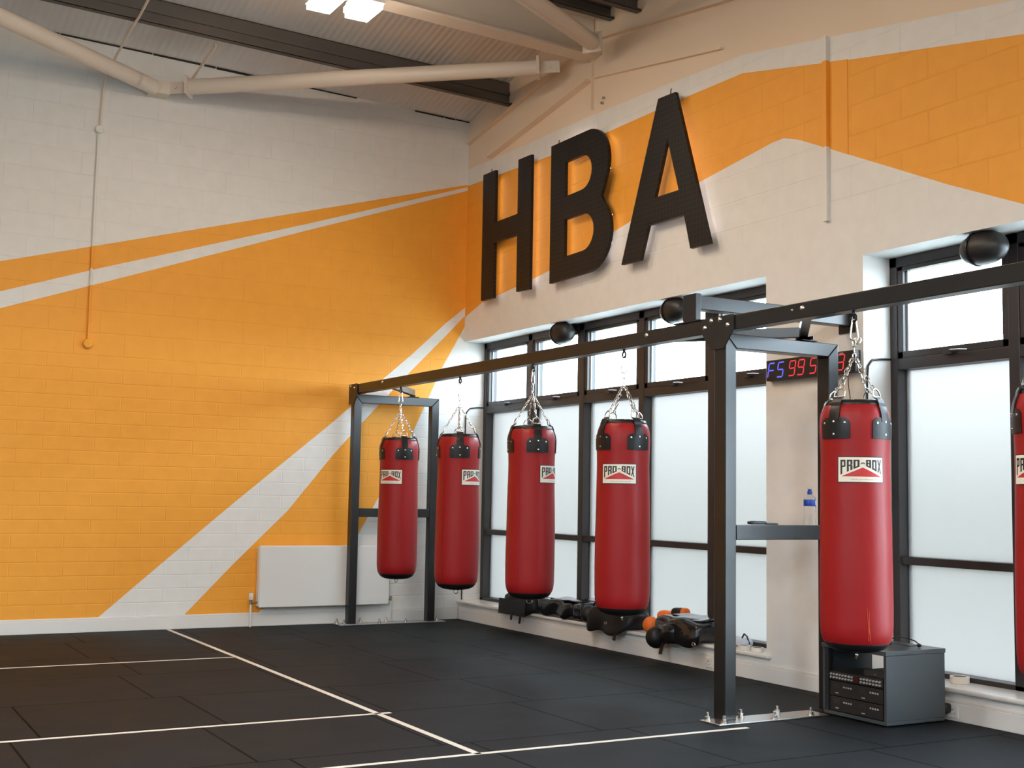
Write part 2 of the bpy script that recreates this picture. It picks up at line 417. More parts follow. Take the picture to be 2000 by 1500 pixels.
# right wall paint (y, z)
o_top = [(11.2452, 4.43), (9.563, 4.361), (8.583, 4.348), (7.522, 4.349), (6.883, 4.341), (5.829, 4.118), (4.472, 3.852), (1.0, 3.17)]
o_bot = [(11.2452, 3.055), (10.883, 3.160), (9.929, 3.247), (9.428, 3.306), (8.232, 3.515), (7.359, 3.64), (6.56, 3.742), (6.44, 3.745), (6.30, 3.70), (5.974, 3.553), (5.025, 3.114), (4.5, 2.89), (3.2, 2.3)]
orange_r = o_top + list(reversed(o_bot))
thin = [(11.2452, 4.60), (8.865, 4.557), (7.755, 4.52), (6.872, 4.477), (6.006, 4.328), (4.604, 4.08), (1.0, 3.44)]
cream_r = thin + [(1.0, 7), (11.2452, 7)]
SOF, SILL = 2.80, .16
W1, W2, W3 = (6.628, 11.2452), (1.09, 5.707), (-4.3, .17)
def rw(u, v, w): return (XR + WT * w, u, v)
painted_wall('wall_right', YF - .4, YB + .02, -.12, 6.0, [(orange_r, 1), (cream_r, 2)],
             [(W1[0], 11.5, SILL, SOF), (W2[0], W2[1], SILL, SOF), (W3[0], W3[1], SILL, SOF)], [M['white_y'], M['orange_y'], M['cream_y']], rw, 1)
tag(MB().box(XL - .4, XL, YF - .4, YB + .4, -.12, 6).build('wall_left', M['white_y']), kind='structure')
tag(MB().box(XL - .4, XR + WT, YF - .4, YF, -.12, 6).build('wall_front', M['white_x']), kind='structure')
# smooth plaster strip over the column, painted with the stripe
# ceiling: two slopes of metal deck
mb = MB()
for y0, y1 in ((YF - .4, 8.87), (8.87, YB + .4)):
    vs = []
    for x in (XL - .4, XR + WT + .05):
        for y in (y0, y1):
            z = (5.11 + .21 * (YB - y) if y0 > 8 else 5.609 - .17 * (8.87 - y)) + tilt(x)
            vs += [(x, y, z), (x, y, z + .08)]
    mb.add(vs, [(0, 2, 6, 4), (1, 5, 7, 3), (0, 4, 5, 1), (2, 3, 7, 6), (0, 1, 3, 2), (4, 6, 7, 5)])
tag(mb.build('ceiling', M['sheet']), kind='structure')

# baseboards
tag(MB().box(XL, XR - .02, YB - .018, YB, 0, .105).box(XL, XR - .02, YB - .012, YB, .105, .125).build('baseboard_back', M['white'], bevel=.004), kind='structure')
tag(MB().box(XR - .018, XR, YF, YB - .02, 0, .10).box(XR - .012, XR, YF, YB - .02, .10, .118).build('baseboard_right', M['white'], bevel=.004), kind='structure')

# ------------------------------------------------------------------ windows
XF, XG, XO = 6.0, 6.095, 6.125
def window(n, y1, y0, detail=True):
    root = bpy.data.objects.new('window_%d' % n, None); link(root); tag(root, kind='structure')
    root.location = (XF, y0, SILL)
    off = Vector((-XF, -y0, -SILL))
    def B(mb, *a):
        x0, x1, a0, a1, z0, z1 = a
        mb.box(x0 - XF, x1 - XF, a0 - y0, a1 - y0, z0 - SILL, z1 - SILL)
    fr = MB(); pitch = (y1 - y0) / 5.0
    B(fr, XF, XO, y0, y1, SOF - .065, SOF); B(fr, XF, XO, y0, y1, SILL, SILL + .055)
    B(fr, XF, XO, y0, y0 + .06, SILL, SOF); B(fr, XF, XO, y1 - .06, y1, SILL, SOF)
    B(fr, XF + .004, XO, y0, y1, 2.075, 2.145); B(fr, XF + .012, XO, y0, y1, .845, .895)
    edges = []
    for k in range(1, 5):
        yc = y1 - k * pitch - .02
        edges.append(yc); B(fr, XF, XO, yc - .038, yc + .038, SILL, SOF)
    fr.build('frame', M['frame'], root, bevel=.004)
    ys = [y1 - .06] + [e for e in edges] + [y0 + .06]
    for k in range(5):
        a1 = ys[k] - (.038 if k else 0); a0 = ys[k + 1] + (.038 if k < 4 else 0)
        # opening vent sash at the top
        z0, z1 = 2.145, SOF - .065; s = MB(); w = .045
        B(s, XF + .006, XF + .06, a0, a0 + w, z0, z1); B(s, XF + .006, XF + .06, a1 - w, a1, z0, z1)
        B(s, XF + .006, XF + .06, a0, a1, z0, z0 + w); B(s, XF + .006, XF + .06, a0, a1, z1 - w * .6, z1)
        s.build('vent_sash', M['frame'], root, bevel=.004)
        h = MB(); yc = (a0 + a1) / 2
        B(h, XF - .03, XF + .006, yc - .03, yc + .03, 2.135, 2.165); h.tube([(-.03, yc - .02 - y0, 2.155 - SILL), (-.04, yc - .10 - y0, 2.15 - SILL), (-.038, yc - .16 - y0, 2.143 - SILL)], .008, 8)
        h.build('handle', M['frame'], root, smooth=40)
        for p0, p1, q0, q1 in ((a0 + w, a1 - w, z0 + w, z1 - w * .6), (a0, a1, .895, 2.075), (a0, a1, SILL + .055, .845)):
            g = MB(); xg = XG if q0 < 2 else XF + .05
            B(g, xg, xg + .006, p0 - .004, p1 + .004, q0 - .004, q1 + .004)
            pane = g.build('pane', M['vent_glass' if q0 > 2 or a1 < 3.9 else 'frost'], root)
            e = MB()
            for c in ((p0, p0 + .014, q0, q1), (p1 - .014, p1, q0, q1)): B(e, xg - .012, xg - .001, *c)
            e.build('glazing_seal', M['seal'], pane); 
    return root
window(1, YB, W1[0]); window(2, W2[1], W2[0]); window(3, W3[1], W3[0])
for n, (a, b) in enumerate((W1, W2, W3)):
    sb = MB().box(XR - .035, XF + .02, a - (.05 if n else .05), min(b + .05, YB), SILL - .002, SILL + .026)
    tag(sb.build('trim_%d' % (n + 1), M['sill'], bevel=.01, segs=3), kind='structure')
# boxed conduit and smooth column strip on the right wall above the pier
tag(MB().box(XR - .03, XR, 5.995, 6.035, 3.075, 3.575).box(XR - .03, XR, 5.995, 6.035, 3.575, 4.163, 1).box(XR - .03, XR, 5.995, 6.035, 4.163, 4.33).build('trim_4', [M['plaster'], M['orange_plain']]), kind='structure')
mb = MB()
for mi, (a0, a1), (b0, b1) in ((1, (3.483, 3.553), (4.122, 4.152)),):
    vs = [(x, y, z) for x in (XR - .004, XR) for y, z in ((5.826, a0), (5.974, a1), (5.974, b1), (5.826, b0))]
    mb.add(vs, [(0, 1, 2, 3), (7, 6, 5, 4), (0, 4, 5, 1), (1, 5, 6, 2), (2, 6, 7, 3), (3, 7, 4, 0)], mi)
tag(mb.build('trim_5', [M['plaster'], M['orange_plain']]), kind='structure')
mb = MB(); xx = XL
while xx < XR - .1:
    l_ = random.uniform(.1, .9); x1_ = min(xx + l_, XR); h_ = random.uniform(.006, .016)
    if random.random() < .8:
        mb.add([(x, y, z + roof_z(x, YB)) for x in (xx, x1_) for y, z in ((YB - .012, -.002), (YB, -.002), (YB, -h_ - .004), (YB - .012, -h_))], [(0, 1, 2, 3), (7, 6, 5, 4), (0, 4, 5, 1), (1, 5, 6, 2), (2, 6, 7, 3), (3, 7, 4, 0)])
    xx = x1_ + .01
tag(mb.build('trim_6', M['black_iron']), kind='structure')

# ------------------------------------------------------------------ roof steel
def steel(name, label, cat, mb, m, smooth=None, bevel=0, group=None):
    return tag(mb.build(name, m, smooth=smooth, bevel=bevel), label, cat, group)
XA = XL
def purlin(y, label):
    mb = MB(); x0, x1 = XL + .02, XR - .005
    prof = []
    t = .006; d = .25; fl = .065
    sgn = 1 if y > 8.87 else -1
    zt = [roof_z(x, y) - .004 for x in (x0, x1)]
    def seg(y0, y1, za, zb):
        vs = []
        for x, z in ((x0, zt[0]), (x1, zt[1])):
            vs += [(x, y0, z - za), (x, y1, z - za), (x, y1, z - zb), (x, y0, z - zb)]
        mb.add(vs, [(0, 1, 2, 3), (7, 6, 5, 4), (0, 4, 5, 1), (1, 5, 6, 2), (2, 6, 7, 3), (3, 7, 4, 0)])
    seg(y - t, y, 0.012, d); seg(y - t, y + fl, .012, .018); seg(y - fl, y, d - t, d); seg(y - fl, y - fl + t, d - .02, d)
    seg(y - .02, y, .11, .14)
    return steel('roof_purlin', label, 'roof beam', mb, M['purlin'], group='dark purlins under the roof sheet')
purlin(10.385, 'dark galvanised purlin crossing above the back wall, closest to that wall')
purlin(9.22, 'dark purlin running just behind the pale ridge beam, seen below its flange')
purlin(8.62, 'dark purlin just on the window-end side of the ridge, behind the thick white tube')
purlin(8.22, 'dark purlin end reaching the side wall right of the thick white tube')
purlin(7.36, 'dark purlin whose tip shows at the top edge above the letter A')
# ridge beam, an I section
mb = MB(); x0, x1 = XL + .02, XR - .01
for (ya, yb, za, zb) in ((8.78, 8.96, 5.05, 5.068), (8.862, 8.878, 5.068, 5.42), (8.78, 8.96, 5.41, 5.428)):
    vs = []
    for x in (x0, x1):
        vs += [(x, ya, za + tilt(x)), (x, yb, za + tilt(x)), (x, yb, zb + tilt(x)), (x, ya, zb + tilt(x))]
    mb.add(vs, [(0, 1, 2, 3), (7, 6, 5, 4), (0, 4, 5, 1), (1, 5, 6, 2), (2, 6, 7, 3), (3, 7, 4, 0)])
steel('ridge_beam', 'pale painted steel ridge beam running from the lamp to the side wall', 'roof beam', mb, M['steel_white'])

def round_brace(label, a, b, r=.07, fork=True):
    root = thing('brace_tube', label, 'roof tube', a, 0, 'white tubular roof braces')
    A, B_ = Vector((0, 0, 0)), Vector(b) - Vector(a); d = B_.normalized()
    MB().tube([A + d * .22, A + d * .5, B_ - d * .5, B_ - d * .22], r, 28).build('tube', M['steel_white'], root, smooth=40)
    if not fork: MB().tube([A, A + d * .25], r, 28).build('tube_end', M['steel_white'], root, smooth=40)
    for P, s in ((A, 1), (B_, -1))[0 if fork else 1:]:
        mb = MB(); side = d.cross(Vector((0, 0, 1))).normalized()
        mb.bar(P + d * s * .2, P + d * s * .225, .17, .17)
        mb.bar(P + d * s * .02, P + d * s * .2, .016, .11)
        mb.build('end_plate', M['steel_white'], root, bevel=.003)
        q = P + d * s * .1
        mb = MB(); mb.tube([q - side * .025, q + side * .025], .014, 8); mb.build('bolt', M['steel_white'], root)
    return root
N2 = (2.56, 11.12, 4.86)
round_brace('white tube brace from the back wall bracket across to the ridge beam end', (5.62, 9.17, 5.055), (2.60, 11.12, 4.862))
round_brace('white tube brace rising from the back wall bracket past the conduit', (2.50, 11.12, 4.855), (-.5, 9.1, 4.93), fork=False)
round_brace('thick white tube brace crossing in front of the ridge beam by the dark purlin ends', (5.66, 8.58, 5.03), (2.6, 6.6, 4.86))
br = tag(MB().box(2.46, 2.64, YB - .16, YB, 4.80, 4.92).build('wall_bracket', M['steel_white'], bevel=.006), 'white steel bracket on the back wall where two tube braces meet', 'bracket')

# gable rafter on the right wall: web plate with sloping flanges and the centre stiffener
def sloped(mb, y0, z0, y1, z1, depth, x0, x1):
    mb.add([(x, y, z) for x in (x0, x1) for (y, z) in ((y0, z0), (y1, z1), (y1, z1 - depth), (y0, z0 - depth))],
           [(0, 1, 2, 3), (7, 6, 5, 4), (0, 4, 5, 1), (1, 5, 6, 2), (2, 6, 7, 3), (3, 7, 4, 0)])
root = thing('gable_rafter', 'cream steel gable rafter with sloping flanges along the top of the window wall', 'rafter', (XR, 8.87, 4.6))
def loc(mb):
    mb.v = [(x - XR, y - 8.87, z - 4.6) for x, y, z in mb.v]; return mb
mb = MB(); sloped(mb, 10.72, 4.61, 8.90, 4.875, .014, XR - .075, XR - .001); loc(mb).build('lower_flange', M['cream'], root)
mb = MB(); sloped(mb, 8.84, 4.885, 7.10, 4.60, .014, XR - .035, XR - .001); loc(mb).build('lower_flange', M['cream'], root)
mb = MB(); sloped(mb, 11.2, 4.87, 8.90, 5.225, .016, XR - .05, XR - .001); loc(mb).build('upper_flange', M['cream'], root)
mb = MB(); sloped(mb, 8.84, 5.225, 3.0, 4.33, .016, XR - .05, XR - .001); loc(mb).build('upper_flange', M['cream'], root)
mb = MB().box(XR - .03, XR - .001, 8.866, 8.876, 4.60, 5.06); loc(mb).build('stiffener', M['cream'], root)
mb = MB()
for q in ((8.70, 4.66), (8.72, 4.62)): mb.tube([(XR, q[0], q[1]), (XR - .02, q[0], q[1])], .012, 8)
loc(mb).build('bolt', M['plate'], root)

# ------------------------------------------------------------------ lamps
def lamp(label, x, y, z, lens='lamp'):
    root = thing('pendant_flood_light', label, 'lamp', (x, y, z), 0, 'twin flood lamps under the roof')
    for s in (-1, 1):
        hb = MB().box(s * .155 - .105, s * .155 + .105, -.17, .17, .012, .06); h = hb.build('lamp_head', M['white'], root, bevel=.006)
        MB().box(s * .155 - .092, s * .155 + .092, -.157, .157, -.026 if lens != 'fill_cool' else .004, .0115).build('lens', M[lens], h)
        mb = MB()
        for k in range(7): mb.box(s * .155 - .09 + k * .03 - .004, s * .155 - .09 + k * .03 + .004, -.14, .14, .06, .085)
        mb.build('heat_fin', M['white'], h)
    top = roof_z(x, y) - z - .01
    MB().box(-.26, .26, -.02, .02, .085, .10).bar((-.2, 0, .1), (-.2, 0, top), .012, .012, (1, 0, 0)).bar((.2, 0, .1), (.2, 0, top), .012, .012, (1, 0, 0)).build('bracket', M['plate'], root)
    return root
lamp('bright twin flood lamp hanging under the ridge, lit', 3.33, 8.60, 4.92, 'lamp_near')
FILL_LAMPS = [(2.2, 6.9), (2.2, 1.2), (-.4, 5.4), (-.6, 2.6), (-3.4, 2.6), (-6.0, 2.6), (3., -2.2), (-.6, -1.0), (-3.4, -1.0)]  # unseen lamps added only to brighten the room
for i, (x, y) in enumerate(FILL_LAMPS):
    lamp('added twin flood lamp under the roof, unseen, giving fill light', x, y, roof_z(x, y) - (.62 if x > 1 or y > 4 else 1.15), 'lamp' if x > 1 or y > 4 else 'fill_cool')

# ------------------------------------------------------------------ conduit on the back wall
root = thing('electrical_conduit', 'painted conduit running down the back wall to a round box on the orange', 'conduit', (2.06, YB, 2.5))
def cz(mb): mb.v = [(x - 2.06, y - YB, z - 2.5) for x, y, z in mb.v]; return mb
yc = YB - .014
mb = MB(); mb.tube([(2.062, yc, 4.38), (2.058, yc, 3.9), (2.056, yc, 3.366)], .012, 10); mb.tube([(2.056, yc, 3.165), (2.056, yc, 3.018)], .012, 10); cz(mb).build('pipe', M['white_x'], root, smooth=50)
mb = MB(); mb.tube([(2.056, yc, 3.366), (2.056, yc, 3.165)], .012, 10); mb.tube([(2.056, yc, 3.018), (2.056, yc, 2.53)], .012, 10); p = cz(mb).build('pipe', M['orange_x'], root, smooth=50)
mb = MB(); mb.tube([(2.07, yc, 4.45), (2.085, yc, 4.80), (2.09, yc - .04, 4.92), (2.12, yc - .25, 5.0), (2.14, 10.5, 5.10), (2.15, 10.2, 5.13), (2.16, 9.3, 5.27)], .011, 10); cz(mb).build('pipe', M['steel_white'], root, smooth=60)
MB().lathe([(.001, -.035), (.03, -.034), (.036, -.025), (.036, 0)], 20, (.003, 0, 1.92), axis='y').build('junction_box', M['white_x'], root, smooth=40)
MB().lathe([(.001, -.038), (.036, -.037), (.044, -.028), (.044, 0)], 20, (-.004, 0, 0), axis='y').build('end_box', M['orange_x'], root, smooth=40)
mb = MB().bar((2.80, 11.0, 4.93), (2.86, 10.44, 5.10), .012, .035); tag(mb.build('roof_strut', M['steel_white']), 'short thin strut between the back wall and the dark purlin beside the conduit', 'strut')

# ------------------------------------------------------------------ sign letters (fronts at 5.672..5.70)
LX0, LX1 = 5.672, 5.702
def arc(c, rx, ry, a0, a1, n):
    return [(c[0] + rx * math.cos(math.radians(a0 + (a1 - a0) * k / n)), c[1] + ry * math.sin(math.radians(a0 + (a1 - a0) * k / n))) for k in range(n + 1)]
# in (-y, z) so that text reads from the room
zt, zb = 4.405, 3.135
H_out = [(-10.725, zb + .015), (-10.47, zb + .012), (-10.47, 3.69), (-10.022, 3.685), (-10.022, zb + .01), (-9.775, zb), (-9.775, zt), (-10.022, zt + .005), (-10.022, 3.89), (-10.47, 3.89), (-10.47, zt + .008), (-10.725, zt + .012)]
B_out = [(-9.42, zb), (-8.80, zb + .008)] + arc((-8.80, 3.47), .355, .327, -90, 38, 16)[1:] + [(-8.56, 3.715), (-8.60, 3.775), (-8.565, 3.835)] + arc((-8.80, 4.075), .312, .315, -32, 90, 16) + [(-9.42, zt - .012)]
B_c1 = [(-9.175, 3.88), (-8.90, 3.885)] + arc((-8.90, 4.038), .155, .152, -90, 90, 12)[1:] + [(-9.175, 4.19)]
B_c2 = [(-9.175, 3.34), (-8.88, 3.345)] + arc((-8.88, 3.508), .175, .164, -90, 90, 12)[1:] + [(-9.175, 3.672)]
A_out = [(-8.285, 3.128), (-8.02, 3.125), (-7.915, 3.388), (-7.452, 3.386), (-7.372, 3.112), (-7.135, 3.110), (-7.57, 4.378), (-7.792, 4.385)]
A_c = [(-7.832, 3.595), (-7.519, 3.592), (-7.668, 4.03)]
def letter(label, loops, strips, hang, studs):
    ys = [p[0] for p in loops[0]]; zs = [p[1] for p in loops[0]]
    oy, oz = -(min(ys) + max(ys)) / 2, min(zs)
    root = thing('sign_letter', label, 'sign letter', (LX0, oy, oz), 0, 'raised letters on the window wall')
    vs, fs = outline(loops, LX1 - LX0)
    MB().add([((LX1 - LX0) / 2 - w, -u - oy, v - oz) for u, v, w in vs], fs).build('letter_face', M['letter'], root)
    for a, b in strips:
        mb = MB(); mb.bar((LX1 + .010 - LX0, -a[0] - oy, a[1] - oz), (LX1 + .010 - LX0, -b[0] - oy, b[1] - oz), .016, .016, (1, 0, 0))
        mb.build('led_strip', M['halo'], root)
    for c in studs:
        mb = MB(); mb.tube([(LX1 - LX0, -c[0] - oy, c[1] - oz), (XR - LX0, -c[0] - oy, c[1] - oz)], .006, 6)
        mb.build('standoff', M['black_iron'], root)
    mb = MB(); mb.tube([(.02, -hang[0] - oy, hang[1] - oz - .01), (.03, -hang[0] - oy, hang[1] - oz + .05)], .004, 6); mb.build('fixing_wire', M['black_iron'], root)
e = .05
letter('big black raised letter H at the corner end of the sign', [H_out],
       [((-10.47 - e, 3.95), (-10.47 - e, zt - e)), ((-10.47 - e, zb + e), (-10.47 - e, 3.64)), ((-10.022 + e, zb + e), (-10.022 + e, zt - e)), ((-9.775 - e, zb + e), (-9.775 - e, zt - e)), ((-10.45, 3.79), (-10.05, 3.79))], (-10.6, zt), [(-10.60, 4.2), (-10.60, 3.35), (-9.90, 4.2), (-9.90, 3.35)])
letter('big black raised letter B with two glowing counters, middle of the sign', [B_out, B_c1, B_c2],
       [((-9.175 - e, zb + e), (-9.175 - e, zt - e)), ((-9.15, zt - .1), (-8.86, zt - .1)), ((-9.15, 3.775), (-8.75, 3.775)), ((-9.15, zb + .1), (-8.86, zb + .1)),
        ((-8.56, 4.22), (-8.53, 3.99)), ((-8.62, 4.30), (-8.56, 4.22)), ((-8.50, 3.6), (-8.50, 3.36)), ((-8.50, 3.36), (-8.60, 3.24)), ((-9.4 + e, zt - e), (-8.9, zt - e))], (-9.33, zt - .02), [(-9.30, 4.2), (-9.30, 3.3), (-8.7, 3.78)])
letter('big black raised letter A with patterned tread face, window end of the sign', [A_out, A_c],
       [((-7.57 - .06, 4.30), (-7.20, 3.2)), ((-7.72, 4.25), (-8.1, 3.2)), ((-7.80, 3.50), (-7.55, 3.50)), ((-7.40, 3.37), (-7.33, 3.2)), ((-7.6, 4.05), (-7.47, 3.62))], (-7.66, zt - .02), [(-7.68, 4.22), (-7.68, 3.49)])

# ------------------------------------------------------------------ speakers under the lintel
def speaker(label, y, sc=1.):
    root = thing('wall_speaker', label, 'speaker', (5.84, y, 2.705), 0, 'black oval speakers under the lintel')
    mb = MB(); n = 24; prof = [(max(.001, .098 * math.sin(PI * k / n) ** .75), -.15 * math.cos(PI * k / n)) for k in range(n + 1)]
    mb.lathe(prof, 32, axis='y'); mb.v = [(x * .95, y_, z) for x, y_, z in mb.v]
    o = mb.build('body', M['black_plastic'], root, smooth=60)
    MB().lathe([(.0992, -.006), (.1005, 0), (.0992, .006)], 32, (0, .05, 0), axis='y').build('trim_ring', M['black_iron'], root, smooth=50)
    MB().box(-.02, .16, .04, .08, .075, .092).box(.12, .16, .0, .12, .03, .092).build('bracket', M['black_iron'], root, bevel=.003)
    return root
speaker('black oval speaker under the lintel nearest the room corner', 9.46)
speaker('black oval speaker partly hidden behind the wall tie beam', 7.78)
speaker('black oval speaker under the lintel above the cabinet window', 4.83)

# ------------------------------------------------------------------ round timer display
root = thing('interval_timer', 'black digital interval timer with blue and red digits on the wall between windows', 'timer', (XR - .05, 6.20, 2.05))
ty0, ty1 = 5.73, 6.571
MB().box(0, .048, ty0 - 6.20, ty1 - 6.20, 0, .142).build('case', M['black_plastic'], root, bevel=.004)
SEG = {'F': 'aefg', '5': 'afgcd', '9': 'abcdfg', '3': 'abcdg'}
def digit(mb, ch, cy, w=.056, h=.098, z0=.022, t=.0085):
    x = -.0015; sl = .2
    def P(u, v): return (x, -(u + (v - h / 2) * sl) + cy - 6.20, z0 + v)
    def q(u0, v0, u1, v1):
        if abs(u1 - u0) > abs(v1 - v0): vs = [P(u0, v0 - t / 2), P(u1, v0 - t / 2), P(u1, v0 + t / 2), P(u0, v0 + t / 2)]
        else: vs = [P(u0 - t / 2, v0), P(u0 + t / 2, v0), P(u0 + t / 2, v1), P(u0 - t / 2, v1)]
        back = [(a + .001, b_, c) for a, b_, c in vs]
        mb.add(vs + back, [(0, 1, 2, 3), (7, 6, 5, 4), (0, 4, 5, 1), (1, 5, 6, 2), (2, 6, 7, 3), (3, 7, 4, 0)])
    a = w / 2; g = .004
    S = {'a': (-a + g, h, a - g, h), 'd': (-a + g, 0, a - g, 0), 'g': (-a + g, h / 2, a - g, h / 2), 'f': (-a, h / 2 + g, -a, h - g), 'b': (a, h / 2 + g, a, h - g), 'e': (-a, g, -a, h / 2 - g), 'c': (a, g, a, h / 2 - g)}
    for s in SEG[ch]: q(*S[s])
py = lambda u: ty1 - (u - 148) / 1587 * (ty1 - ty0)
for ch, u, c_ in (('F', 6.518, 'blue'), ('5', 6.425, 'blue'), ('9', 6.309, 'red'), ('9', 6.223, 'red'), ('5', 6.108, 'red'), ('3', 5.857, 'red')):
    mb = MB(); digit(mb, ch, u); mb.build(c_ + '_digit', M[c_ + '_led'], root)
MB().box(-.0015, 0, 5.835 - 6.2, 5.865 - 6.2, .126, .133).build('small_print', M['knob'], root)
mb = MB(); mb.tube([(.02, -.385, 0), (.02, -.39, -.08), (.024, -.40, -.16), (.02, -.393, -.25)], .003, 6); mb.build('cord', M['black_iron'], root)

# ------------------------------------------------------------------ the steel rig
RX0, RX1 = 4.497, 4.583; RZ0, RZ1 = 2.187, 2.273
root = thing('punch_bag_rig', 'long black steel rig carrying the punch bags on posts', 'bag rig', (4.54, 5.56, 0))
def rl(mb): mb.v = [(x - 4.54, y - 5.56, z) for x, y, z in mb.v]; return mb
def rp(name, mb, m=None, parent=None, bevel=.004, smooth=None):
    return rl(mb).build(name, m or M['rig'], parent or root, bevel=bevel, smooth=smooth)
P1, P2 = 5.514, 11.05; PD = .10
rp('rail', MB().box(RX0, RX1, 5.57, 11.13, RZ0, RZ1)); rp('rail', MB().box(RX0, RX1, 1.2, 5.565, RZ0, RZ1))
def hexplate(yc, full=True):
    mb = MB(); prof = [(-.143, RZ1 + .004), (.143, RZ1 + .004), (.143, 2.19), (.055, 2.085), (-.055, 2.085), (-.143, 2.19)] if full else [(-.235, RZ1 + .006), (.06, RZ1 + .006), (.06, 2.115), (-.05, 2.11), (-.09, 2.17), (-.235, 2.19)]
    if not full: prof = [(-.10, RZ1 + .006), (.10, RZ1 + .006), (.10, 2.085), (-.03, 2.085), (-.10, 2.16)]
    vs = [(x, yc + a, z) for x in (RX0 - .010, RX0 - .001) for a, z in prof]; n = len(prof)
    mb.add(vs, [tuple(range(n)), tuple(range(2 * n - 1, n - 1, -1))] + [(k, n + k, n + (k + 1) % n, (k + 1) % n) for k in range(n)])
    return mb
gp = rp('gusset_plate', hexplate(5.577), bevel=.002); gp2 = rp('gusset_plate', hexplate(11.07, False), bevel=.002)
def bolt(pts, parent, r=.014):
    for x, y, z in pts:
        mb = MB(); mb.lathe([(.001, -.010), (r * .6, -.009), (r, -.003), (r * 1.1, 0)], 12, (x, y, z), axis='x'); rl(mb).build('bolt', M['bolt'], parent, smooth=50)
bolt([(RX0 - .010, 5.69, 2.222), (RX0 - .010, 5.63, 2.257), (RX0 - .010, 5.553, 2.257), (RX0 - .010, 5.483, 2.218)], gp)
bolt([(RX0 - .010, 11.03, 2.24), (RX0 - .010, 11.12, 2.26)], gp2, .009)
bolt([(RX0, 6.282, 2.243), (RX0, 4.885, 2.24), (RX0, 10.39, 2.25)], root); bolt([(RX0, 4.96, 2.238)], root, .007)
for yf, xe, zt_, zm, PD in ((P1, 5.364, 2.176, 1.088, .10), (P2, 5.402, 2.183, 1.095, .08)):
    xe0 = xe - .08
    def mitre(): pass
    # front and back posts with mitred tops, top bar and waist bar
    for x0, x1, s in ((RX0, 4.577, 1), (xe0, xe, -1)):
        za, zb_ = (zt_, zt_ - .08) if s > 0 else (zt_ - .08, zt_)
        if x0 == RX0 and yf == P1: za, zb_ = zt_, zt_ - .085
        vs = [(x0, yf, .008), (x1, yf, .008), (x1, yf, zb_), (x0, yf, za)]; vs += [(a, yf + PD, c) for a, b_, c in vs]
        mb = MB(); mb.add(vs, [(0, 1, 2, 3), (7, 6, 5, 4), (0, 4, 5, 1), (1, 5, 6, 2), (2, 6, 7, 3), (3, 7, 4, 0)])
        rp('post', mb, bevel=.005)
    g = .0025
    vs = [(RX0 + g, yf, zt_), (4.577 + g, yf, zt_ - .083), (xe0 - g, yf, zt_ - .08), (xe - g, yf, zt_)]
    vs += [(a, yf + PD, c) for a, b_, c in vs]
    mb = MB(); mb.add(vs, [(0, 1, 2, 3), (7, 6, 5, 4), (0, 4, 5, 1), (1, 5, 6, 2), (2, 6, 7, 3), (3, 7, 4, 0)]); rp('top_bar', mb)
    rp('waist_bar', MB().box(4.579, xe0 - .002, yf + .001, yf + PD, zm - .084, zm))
# foot plates with bolts
for y0, y1, xe in ((5.43, 5.60, 5.19), (10.99, 11.17, 5.50)):
    fp = rp('foot_plate', MB().box(4.39, xe, y0, y1, .001, .009), M['plate'], bevel=.002)
    for bx, by in ((4.42, y1 - .03), (4.44, y0 + .02), (4.66, y1 - .025), (4.80, y0 + .02), (4.93, y1 - .025), (5.08, y0 + .03), (5.46, y1 - .05)):
        if bx < xe - .02:
            mb = MB(); mb.lathe([(.022, .009), (.022, .014), (.016, .0145), (.016, .03), (.009, .031), (.009, .05), (.004, .053), (.001, .054)], 12, (bx, by, 0)); rl(mb).build('anchor_bolt', M['bolt'], fp, smooth=40)
# corner braces from rail to top bars
for (ya, yf, zt_) in ((4.93, P1 - .0, 2.176), (6.26, P1 + PD, 2.176), (10.40, P2, 2.183)):
    xb = 5.13; yb = yf + .05 if ya < yf else yf - .05
    mb = MB(); mb.bar((4.575, ya, 2.232), (xb, yb, 2.232), .05, .06); mb.box(xb - .055, xb + .055, yb - .045, yb + .045, zt_ + .001, zt_ + .008)
    mb.bar((xb, yb - .03, zt_ + .008), (xb, yb - .03, 2.205), .07, .008, (1, 0, 0)).bar((xb, yb + .03, zt_ + .008), (xb, yb + .03, 2.205), .07, .008, (1, 0, 0))
    rp('corner_brace', mb, bevel=.003)
# tie back to the wall above the rail
tie = rp('wall_tie', MB().box(4.53, XR - .012, 5.80, 5.885, 2.352, 2.436), bevel=.004)
rp('tie_foot', MB().box(4.490, 4.53, 5.78, 5.905, 2.282, 2.442).box(4.49, 4.60, 5.74, 6.0, 2.274, 2.283), parent=tie, bevel=.003)
rp('wall_plate', MB().box(XR - .011, XR - .001, 5.77, 5.915, 2.31, 2.47), parent=tie, bevel=.002)
BAGX = 4.541
BAGS = [(10.072, -29), (8.915, 48), (7.753, 60), (6.59, -10), (4.558, 10.5), (3.40, -33)]
for y, a in BAGS:
    mb = MB(); mb.tube([(BAGX, y, RZ0 + .002), (BAGX, y, RZ0 - .016)], .010, 10)
    mb.tube([(BAGX, y + .018 * math.cos(2 * PI * k / 16), RZ0 - .034 + .018 * math.sin(2 * PI * k / 16)) for k in range(16)], .006, 8, closed=True)
    rp('eye_bolt', mb, M['black_iron'], bevel=0, smooth=50)

